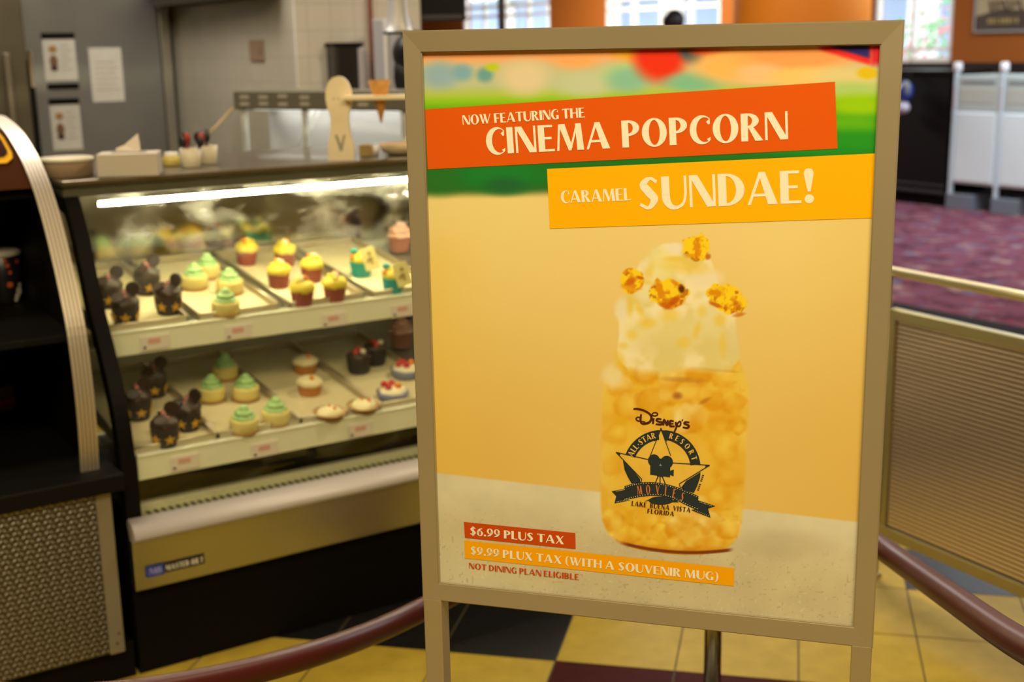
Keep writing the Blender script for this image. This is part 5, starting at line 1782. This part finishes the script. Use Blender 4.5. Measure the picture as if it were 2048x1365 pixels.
for x in (.035, .335, wS - .03):
    bm = bm_new(); box(bm, (x - .010, .01, .97), (x + .010, .03, zt - .035), .003); link('post', bm, M_POST, ts)
bm = bm_new(); prism(bm, [(0, -.09, .99), (wS, -.09, .99), (wS, .02, zt - .036), (0, .02, zt - .036)], (0, .005, .002)); link('sneeze_guard', bm, M_GLASS, ts, label='slanted clear sneeze guard')
bm = bm_new(); tube(bm, [(-.10, -.16, 1.15), (.0, .0, zt - .03)], .005, 8); link('guard_rail', bm, mat('tan_guard_rail', (.45, .32, .14), .5), ts)
bm = bm_new(); tube(bm, [(.08, .1, .98), (.31, .1, zt - .04)], .004, 8); tube(bm, [(.12, .1, .98), (.34, .1, zt - .04)], .003, 8); link('diagonal_brace', bm, M_POST, ts)
bm = bm_new(); box(bm, (.0, .20, .97), (wS, .215, zt - .036), .002); link('rear_splash', bm, mat('pale_splash', (.66, .66, .66), .45, .0), ts)
bm = bm_new(); box(bm, (.06, .05, zt - .0385), (wS - .06, .19, zt - .0345), .001); link('station_lamp', bm, mat('station_lamp_glow', (1, 1, 1), .5, emit=(1.0, .95, .86), estr=3.0), ts)

# heat lamp (silver bell) and dark monitor
p_ = at_depth(795, 30, 4.75)
hl = thing('heat_lamp', 'silver bell shaped heat lamp above the counter', 'lamp', (p_.x, p_.y, 1.60))
bm = bm_new(); lathe(bm, [(.056, .0), (.052, .004), (.045, .03), (.037, .07), (.031, .16), (.028, .26), (.012, .28)], 32); link('shade', bm, mat('silver_shade', (.62, .62, .64), .5, .5), hl)
bm = bm_new(); tube(bm, [(0, 0, .27), (0, 0, 3.3 - 1.60)], .005, 8); link('cord', bm, M_BLACK, hl)
bm = bm_new(); lathe(bm, [(.055, -.008), (.057, -.004), (.057, .002)], 32); link('rim', bm, M_BLACK, hl)
p_ = at_depth(878, 20, 6.0)
mo = thing('hanging_monitor', 'black monitor hanging behind top left corner of sign', 'monitor', (p_.x, p_.y, 1.66), -.10)
bm = bm_new(); box(bm, (-.125, -.03, 0), (.125, .03, .34), .008); bdy = link('screen_housing', bm, mat('monitor_black', (.008, .007, .007), .5, spec=.2), mo)
bm = bm_new(); box(bm, (-.118, -.0315, .010), (.118, -.0295, .030)); link('bezel_strip', bm, mat('bezel_grey', (.05, .045, .05), .4), bdy)
bm = bm_new(); tube(bm, [(0, .02, .30), (0, .02, 3.3 - 1.66)], .016, 12); link('hanging_pole', bm, M_BLACK, mo)

# grey column panel beside the worker
p_ = at_depth(762, 110, 5.34)
gp_ = thing('grey_locker', 'narrow grey locker panel behind counter worker', 'locker', (p_.x, p_.y, 0), -.35)
bm = bm_new(); box(bm, (-.035, 0, 0), (.085, .14, 1.66), .004); link('body', bm, mat('locker_grey', (.42, .42, .46), .5), gp_)
bm = bm_new(); box(bm, (.018, -.006, .2), (.034, .0, 1.655), .002); link('door_strip', bm, mat('locker_white', (.80, .78, .76), .5), gp_)

# ------------------------------------------------------------------ railing, stanchion, ropes
R0 = onz(1775, 1067, .15)
ry = math.radians(-29.0)
RD = Vector((math.sin(ry), math.cos(ry), 0)); RN = Vector((math.cos(ry), -math.sin(ry), 0))
rail = thing('queue_railing', 'metal queue railing with ribbed reflective panel right of sign', 'railing', (R0.x, R0.y, 0), math.atan2(-RD.y, -RD.x))
# local: x runs toward the camera along the rail, y = to the left side of that direction, z up
RL = 1.30
M_RAIL = mat('warm_metal_rail', (.66, .58, .34), .36, .85)
bm = bm_new(); tube(bm, [(-.06, 0, .914), (RL, 0, .914)], .0135, 16); link('top_rail', bm, M_RAIL, rail)
bm = bm_new()
box(bm, (-.025, -.013, .780), (RL, .013, .812), .003)
box(bm, (-.06, -.013, .137), (RL, .013, .172), .003)
box(bm, (-.022, -.012, .150), (-.002, .012, .800), .003)
box(bm, (RL - .02, -.012, .150), (RL, .012, .800), .003)
link('panel_frame', bm, mat('panel_frame_metal', (.42, .37, .20), .4, .8), rail)
bm = bm_new()
prof = []; z = .174; n_r = 46; ph = (.780 - .174) / n_r
for k in range(n_r):
    z0 = .174 + k * ph
    prof += [(-.002, z0), (-.002, z0 + ph * .30), (.0040, z0 + ph * .36), (.0042, z0 + ph * .66), (.0040, z0 + ph * .96)]
for sgn in (1,):
    a = [bm.verts.new((0, y * -1, zz)) for y, zz in prof]; b = [bm.verts.new((RL - .02, y * -1, zz)) for y, zz in prof]
    for i in range(len(a) - 1):
        f = bm.faces.new((a[i], b[i], b[i + 1], a[i + 1]))
        f.material_index = 1 if i % 5 in (0,) else 0
box(bm, (0, .006, .174), (RL - .02, .010, .780), mi=1)
link('ribbed_panel', bm, [mat('ribbed_sheet_metal', (.80, .64, .52), .22, .72), mat('rib_shadow_gap', (.035, .03, .022), .6)], rail, label='ribbed mirror metal panel')
for x in (-.045, .62, RL - .03):
    bm = bm_new(); tube(bm, [(x, 0, .0), (x, 0, .914)], .0125, 14); p_ = link('post', bm, M_RAIL, rail)
    bm = bm_new(); fr_ = .022 if x < 0 else .045; lathe(bm, [(fr_, 0), (fr_, .006), (.018, .012), (.0126, .014)], 24, (x, 0, 0), cap=False); link('post_flange', bm, M_RAIL, p_)

sp_ = onz(1425, 1365); dd = Vector((sp_.x, sp_.y, 0)).normalized()
SPOS = at_depth(1425, 1330, 2.80); SPOS.z = 0
stan = thing('rope_stanchion', 'dark chrome rope post standing behind the sign', 'stanchion', SPOS)
bm = bm_new(); lathe(bm, [(.16, 0), (.16, .012), (.10, .026), (.03, .038), (.0195, .05)], 36, cap=False); link('base', bm, M_STEEL_DARK, stan)
bm = bm_new(); tube(bm, [(0, 0, .03), (0, 0, .90)], .0190, 20); link('pole', bm, mat('smoky_chrome', (.40, .36, .28), .22, 1.0), stan)
bm = bm_new(); lathe(bm, [(.020, .80), (.028, .805), (.028, .85), (.020, .855)], 24, cap=False); lathe(bm, [(.019, .895), (.027, .905), (.030, .925), (.020, .945), (.0, .950)], 24, cap=False); link('finial', bm, M_CHROME, stan)
M_ROPE = mat('oxblood_rope', C(76, 25, 14), .36, spec=.22)


def make_rope(pts, label, loose):
    root = thing('barrier_rope', label, 'rope', (0, 0, 0), 0, 'barrier ropes on the stanchion')
    pts = catmull([tuple(p) for p in pts], 10)
    bm = bm_new(); tube(bm, pts, .0225, 20); link('sleeve', bm, M_ROPE, root)
    bm = bm_new(); d = (Vector(pts[1]) - Vector(pts[0])).normalized()
    tube(bm, [Vector(pts[0]) - d * .012, Vector(pts[0]) + d * .05], .0245, 20); link('end_cap', bm, M_CHROME, root)
    bm = bm_new()
    hook = [Vector(pts[0]) - d * .01, Vector(pts[0]) - d * .03 + Z * .004, SPOS + Z * .845 + (Vector(pts[0]) - SPOS - Z * .83).normalized() * .032]
    tube(bm, hook, .004, 8); link('hook', bm, M_CHROME, root)
    return root


top_l = SPOS + Vector((-.07, -.02, .800)); top_r = SPOS + Vector((.06, -.045, .800))
make_rope([top_l, at_depth(1130, 1055, 2.72), at_depth(846, 1219, 2.50), at_depth(617, 1312, 2.18), at_depth(300, 1384, 1.92), at_depth(0, 1398, 1.74), at_depth(-380, 1340, 1.55)], 'oxblood barrier rope sagging left across front of display case', 0)
make_rope([top_r, at_depth(1600, 985, 2.66), at_depth(1765, 1098, 2.42), at_depth(1900, 1193, 2.02), at_depth(2048, 1293, 1.68), at_depth(2230, 1380, 1.42)], 'oxblood barrier rope running right below ribbed railing', 0)

# ------------------------------------------------------------------ far seating side: receptacles, cabinet, framed print, column
TP = onz(1900, 418)


def canloc(px, py):
    q = hit(px, py, TP, A)
    return (q - TP).dot(B), q.z


RB = A.copy()
can_rot = math.atan2(-B.y, -B.x)          # local x runs to the right along the fronts, y goes into the wall


def receptacle(px0, px1, label):
    b0, _ = canloc(px0, 300); b1, _ = canloc(px1, 300)
    w = abs(b1 - b0)
    root = thing('trash_receptacle', label, 'trash bin', TP + B * b0, can_rot, 'silver trash receptacles by the wall')
    sv = M_CAN
    # local y positive = ? rotate so +y points away from camera (A)
    sg = 1
    bm = bm_new(); box(bm, (.0, .02, .24), (w - .01, .55, .90), .006); link('body', bm, sv, root)
    bm = bm_new(); box(bm, (.0, .015, .90), (w - .01, .55, 1.21), .006); up = link('upper_housing', bm, M_CANUP, root)
    bm = bm_new(); box(bm, (.05, .012, .965), (w - .06, .02, 1.10), .003); link('flap', bm, M_CANUP2, up)
    bm = bm_new(); box(bm, (.06, .008, 1.14), (w - .07, .016, 1.165), .002); link('swing_sign', bm, M_CANDK, up)
    bm = bm_new(); box(bm, (.03, .008, .26), (w - .035, .0205, .88), .006); link('door', bm, sv, root)
    for x in (.0,):
        bm = bm_new(); box(bm, (x - .022, .005, .0), (x + .012, .045, 1.24), .005); link('corner_post', bm, M_CANPOST, root)
    bm = bm_new(); lathe(bm, [(.03, 1.24), (.038, 1.25), (.038, 1.31), (.028, 1.325)], 20, (-.005, .03, 0)); link('knob', bm, mat('white_knob', (.78, .80, .84), .3) if 'white_knob' not in bpy.data.materials else bpy.data.materials['white_knob'], root)
    bm = bm_new(); box(bm, (-.035, .0, 0), (w * .55, .5, .14), .006); link('base', bm, M_CANBASE, root)
    for k in range(4):
        bm = bm_new(); box(bm, (-.012, -.004, .93 + .05 * k), (.006, .001, .955 + .05 * k)); link('symbol', bm, M_CANSYM, root)
    return root


M_CAN = mat('receptacle_silver', (.78, .92, .98), .38, .08)
M_CANUP = mat('receptacle_upper', (.54, .66, .66), .45, .2)
M_CANUP2 = mat('receptacle_flap', (.56, .62, .56), .4, .2)
M_CANDK = mat('receptacle_sign', (.20, .24, .26), .5)
M_CANPOST = mat('receptacle_post', (.62, .74, .82), .35, .1)
M_CANBASE = mat('receptacle_base', (.17, .20, .25), .5)
M_CANSYM = mat('receptacle_symbol', (.60, .38, .42), .5)
receptacle(1903, 1992, 'silver trash receptacle standing against the black cabinet')
receptacle(1995, 2085, 'silver trash receptacle cut by right edge of the photo')
# check orientation at build time: y must lead away from the camera
# dark cabinet left of the receptacles
c0, c1 = canloc(1770, 300)[0], canloc(1897, 300)[0]
cab = thing('black_cabinet', 'plain black cabinet between sign and silver trash receptacles', 'cabinet', TP + B * c0, can_rot)
wc = abs(c1 - c0) - .035
bm = bm_new(); box(bm, (0, .02, .12), (wc, .60, 1.22), .006); link('carcass', bm, M_BLACK, cab)
bm = bm_new(); box(bm, (0, .04, 0), (wc, .60, .12), .002); link('plinth', bm, M_BLACK_GLOSS, cab)
bm = bm_new(); box(bm, (-.01, .005, .12), (wc, .02, .15), .003); box(bm, (-.01, .008, .19), (wc, .02, .205), .003); link('skirting', bm, mat('skirting_dark', (.035, .034, .036), .35), cab)
bm = bm_new(); box(bm, (-.01, .0, 1.22), (wc, .61, 1.25), .004); link('top', bm, M_BLACK, cab)
# bundle hanging on the cabinet
p_ = hit(1822, 180, TP - A * .02, A)
bag = thing('carrier_bag', 'blue and white bag hanging on front of black cabinet', 'bag', (p_.x, p_.y, p_.z - .22), can_rot)
bm = bm_new(); ball(bm, (0, -.085, .21), .085, scale=(.95, .8, 1.15), lump=.08, seed=41, u=22, v=14); link('blue_top', bm, mat('blue_plastic', (.03, .06, .32), .25), bag)
bm = bm_new(); ball(bm, (.045, -.115, .235), .05, scale=(.8, .6, 1.4), lump=.1, seed=44, u=16, v=10); link('clear_fold', bm, mat('silvery_plastic', (.24, .26, .27), .2), bag)
bm = bm_new(); ball(bm, (-.03, -.085, .06), .075, scale=(1.1, .8, .8), lump=.06, seed=42, u=20, v=12); link('white_pouch', bm, mat('lilac_white_plastic', (.60, .56, .68), .4), bag)
bm = bm_new(); tube(bm, [(-.04, -.07, .28), (-.02, -.04, .36), (0, -.004, .40), (.02, -.04, .36), (.04, -.07, .28)], .006, 8); link('strap', bm, M_BLACK, bag)
# framed print on the orange wall
PW = ab(A_FAR - .03, 0)
q0, q1 = hit(1945, 66, PW, A), hit(2140, 66, PW, A)
fp = thing('framed_print', 'dark framed film print hung on orange wall, upper right corner', 'framed print', (q0.x, q0.y, q0.z), can_rot)
wp = (q0 - q1).length
hp_ = 1.0
bm = bm_new()
for (lo, hi) in (((0, 0, 0), (wp, .028, .02)), ((0, 0, hp_ - .02), (wp, .028, hp_)), ((0, 0, 0), (.02, .028, hp_)), ((wp - .02, 0, 0), (wp, .028, hp_))):
    box(bm, lo, hi, .002)
link('frame', bm, mat('grey_picture_frame', (.30, .29, .28), .5), fp)
bm = bm_new(); box(bm, (.018, .010, .018), (wp - .018, .026, hp_ - .018)); pr_ = link('print', bm, mat('dark_print', (.05, .028, .02), .5), fp)
bm = bm_new(); prism(bm, [(.02, .008, .155), (.30, .008, .22), (wp - .02, .008, .16), (wp - .02, .008, hp_ - .02), (.02, .008, hp_ - .02)], (0, .002, 0)); link('pale_sky', bm, mat('print_sepia', (.40, .33, .18), .6), pr_)
bm = bm_new()
for k in range(7):
    x = .17 + k * .055
    tube(bm, [(x, .006, .30), (x + .03, .006, .20 + .02 * (k % 3))], .012, 6)
link('claw_shape', bm, mat('print_umber', (.08, .03, .02), .6), pr_)
bm = bm_new()
for k, w_ in enumerate((.03, .03, .016, .03, .034, .03, .016, .028)):
    x = .16 + k * .044
    box(bm, (x, .006, .085), (x + w_, .009, .13), .0)
link('lettering', bm, mat('print_gold', (.34, .26, .08), .6), pr_)

# orange column
cpx = (1468 + 1736) / 2
CD = 9.4
cc_ = at_depth(cpx, 60, CD); cr__ = (1736 - 1468) / 2 / F_PX * CD
col_ = thing('round_column', 'large round orange column behind top of the sign', 'column', (cc_.x, cc_.y, 0))
bm = bm_new(); lathe(bm, [(cr__, .35), (cr__, 3.3)], 64); link('shaft', bm, mat('orange_column_paint', D(226, 132, 26), .7, var=.06, scale=2), col_)
bm = bm_new(); lathe(bm, [(cr__ + .04, 0.006), (cr__ + .04, .32), (cr__, .36)], 64, cap=False); link('base', bm, M_WAINSCOT, col_)
# thin dark pole before the first window
p_ = at_depth(1003, 30, 9.0)
po = thing('dark_pole', 'thin dark pole in front of leftmost window', 'pole', (p_.x, p_.y, .006))
bm = bm_new(); tube(bm, [(0, 0, .02), (0, 0, 3.28)], .026, 16); link('shaft', bm, mat('pole_brown_black', (.02, .014, .010), .5), po)
bm = bm_new(); lathe(bm, [(.15, 0), (.15, .02), (.03, .05)], 24, cap=True); link('base', bm, M_BLACK, po)

# ------------------------------------------------------------------ people (mostly hidden by the sign)
M_SKIN = mat('skin', (.50, .27, .17), .5, sss=.1); M_SKIN2 = mat('skin_tan', (.42, .23, .15), .5, sss=.1)


def skin_mesh(name, verts, edges, radii, m, parent, sub=2, root=0, label=None):
    bm = bm_new(); sk = bm.verts.layers.skin.verify()
    vs = []
    for i, (v, r) in enumerate(zip(verts, radii)):
        w = bm.verts.new(Vector(v)); w[sk].radius = (r, r) if not isinstance(r, tuple) else r; w[sk].use_root = (i == root); vs.append(w)
    for i, j in edges:
        bm.edges.new((vs[i], vs[j]))
    me = bpy.data.meshes.new(name); bm.to_mesh(me); bm.free()
    o = bpy.data.objects.new(name, me); COL.objects.link(o); o.parent = parent
    md = o.modifiers.new('skin', 'SKIN'); md.use_smooth_shade = True
    o.modifiers.new('sub', 'SUBSURF').levels = sub; o.modifiers['sub'].render_levels = sub
    me.materials.append(m)
    if label:
        o['label'] = label
    return o


def person(label, loc, yaw, h, shirt, trousers, hair, skin, arm=(0.0, 0.0), long_hair=False):
    """local: faces -y; z up"""
    k = h / 1.75
    root = thing('person', label, 'person', loc, yaw)
    V = []; Ed = []; R = []

    def add(p, r, frm=None):
        V.append(tuple(c * k for c in p)); R.append(r * k if not isinstance(r, tuple) else tuple(q * k for q in r)); i = len(V) - 1
        if frm is not None:
            Ed.append((frm, i))
        return i
    pel = add((0, 0, .95), (.115, .082))
    wa = add((0, 0, 1.10), (.110, .082), pel); chst = add((0, .005, 1.28), (.135, .095), wa); nk0 = add((0, .01, 1.44), (.08, .07), chst)
    nk = add((0, 0, 1.51), .052, nk0); jaw = add((0, -.02, 1.585), .066, nk); hd = add((0, -.008, 1.66), .082, jaw); add((0, 0, 1.70), .070, hd)
    for s in (-1, 1):
        hip = add((s * .09, 0, .88), .085, pel); kn = add((s * .10, -.01, .50), .056, hip); cf = add((s * .10, .015, .34), .056, kn); an = add((s * .10, .02, .09), .038, cf)
        he = add((s * .10, .01, .05), .040, an); add((s * .115, -.15, .03), .032, he)
        sh = add((s * .185, .01, 1.40), .058, nk0); el_y, wr_y = arm
        el = add((s * .235, .0 - el_y * .15, 1.13 + el_y * .05), .042, sh)
        fa = add((s * .235, -.03 - wr_y * .13 - el_y * .15, 1.00 + wr_y * .10), .036, el)
        wr = add((s * .225, -.05 - wr_y * .24 - el_y * .15, .89 + wr_y * .22), .026, fa)
        pm = add((s * .222, -.06 - wr_y * .31 - el_y * .15, .82 + wr_y * .285), (.020, .036), wr)
        for q in range(4):
            f0 = add((s * .222 - .0, -.085 + .018 * q - wr_y * .35 - el_y * .15, .765 + wr_y * .30), .010, pm)
            add((s * .212, -.085 + .018 * q - wr_y * .40 - el_y * .15, .715 + .006 * (q % 2) + wr_y * .30), .008, f0)
        t0_ = add((s * .205, -.105 - wr_y * .29 - el_y * .15, .82 + wr_y * .27), .011, pm); add((s * .198, -.125 - wr_y * .32 - el_y * .15, .785 + wr_y * .27), .009, t0_)
    body = skin_mesh('body', V, Ed, R, skin, root)
    # face features
    bm = bm_new(); ball(bm, (0, -.094 * k, 1.625 * k), .015 * k, scale=(.8, 1.1, 1.4), u=12, v=8)
    for s in (-1, 1):
        ball(bm, (s * .082 * k, .0, 1.63 * k), .022 * k, scale=(.4, .8, 1.3), u=12, v=8)
    link('nose_and_ears', bm, skin, root)
    bm = bm_new()
    for s in (-1, 1):
        ball(bm, (s * .031 * k, -.083 * k, 1.655 * k), .0095 * k, u=10, v=8)
    link('eyes', bm, mat('eye_dark', (.03, .02, .015), .2) if 'eye_dark' not in bpy.data.materials else bpy.data.materials['eye_dark'], root)
    bm = bm_new(); ball(bm, (0, -.083 * k, 1.583 * k), .022 * k, scale=(1, .4, .32), u=12, v=8); link('mouth', bm, mat('lip', (.36, .13, .11), .5) if 'lip' not in bpy.data.materials else bpy.data.materials['lip'], root)
    bm = bm_new()
    prof_h = [(.02, 1.765), (.06, 1.752), (.088, 1.72), (.098, 1.68), (.100, 1.64)]
    rr = bmesh.ops.create_uvsphere(bm, u_segments=28, v_segments=18, radius=1)
    for v in rr['verts']:
        p = v.co
        v.co = Vector((p.x * .098 * k, (p.y * .106 + .012) * k, (1.672 + p.z * .100) * k))
    geom = [v for v in bm.verts if (v.co.z < 1.665 * k and v.co.y < -.012 * k) or v.co.z < 1.59 * k]
    bmesh.ops.delete(bm, geom=geom, context='VERTS')
    if long_hair:
        ball(bm, (0, .055 * k, 1.58 * k), .075 * k, scale=(1.15, .7, 1.5), u=22, v=14, lump=.05, seed=7)
    for f in bm.faces:
        f.smooth = True
    link('hair', bm, hair, root)
    # shirt and trousers follow the body
    sv, se, sr = [], [], []

    def sadd(p, r, frm=None):
        sv.append(tuple(c * k for c in p)); sr.append(r * k if not isinstance(r, tuple) else tuple(q * k for q in r)); i = len(sv) - 1
        if frm is not None:
            se.append((frm, i))
        return i
    a00 = sadd((0, 0, .84), (.172, .126)); a0 = sadd((0, 0, .95), (.168, .122), a00); a1 = sadd((0, 0, 1.10), (.152, .114), a0); a2 = sadd((0, .005, 1.28), (.170, .124), a1); a3 = sadd((0, .01, 1.43), (.095, .082), a2); sadd((0, .006, 1.47), (.068, .064), a3)
    for s in (-1, 1):
        b0 = sadd((s * .185, .01, 1.40), .070, a3); sadd((s * .215, .005 - arm[0] * .09, 1.24 + arm[0] * .03), .060, b0)
    skin_mesh('shirt', sv, se, sr, shirt, root)
    tv_, te, tr2 = [], [], []

    def tadd(p, r, frm=None):
        tv_.append(tuple(c * k for c in p)); tr2.append(r * k if not isinstance(r, tuple) else tuple(q * k for q in r)); i = len(tv_) - 1
        if frm is not None:
            te.append((frm, i))
        return i
    c0_ = tadd((0, 0, .95), (.148, .108))
    for s in (-1, 1):
        d0_ = tadd((s * .09, 0, .86), .096, c0_); d1_ = tadd((s * .10, -.01, .50), .072, d0_); tadd((s * .10, .018, .12), .058, d1_)
    skin_mesh('trousers', tv_, te, tr2, trousers, root)
    for s in (-1, 1):
        bm = bm_new(); ball(bm, (s * .108 * k, -.055 * k, .040 * k), .05 * k, scale=(.95, 2.6, .80), u=16, v=10); link('shoe', bm, M_BLACK, root)
    return root


M_HAIRB = mat('black_hair', (.010, .008, .009), .4); M_HAIRN = mat('dark_hair', (.014, .012, .020), .5)
p_ = at_depth(836, 92, 5.08)
person('person in maroon shirt with long black hair behind counter at sign edge', (p_.x, p_.y, 0), 1.15, 1.59, mat('maroon_shirt', (.20, .05, .07), .7), mat('black_trousers', (.015, .015, .018), .7), M_HAIRB, M_SKIN, (.6, .8), True)
p_ = at_depth(1348, 48, 11.6)
person('person far behind sign, only dark hair showing above its top', (p_.x, p_.y, .006), 2.6, 1.81, mat('navy_shirt', (.03, .04, .10), .7), mat('grey_trousers', (.08, .08, .09), .7), M_HAIRN, M_SKIN2)
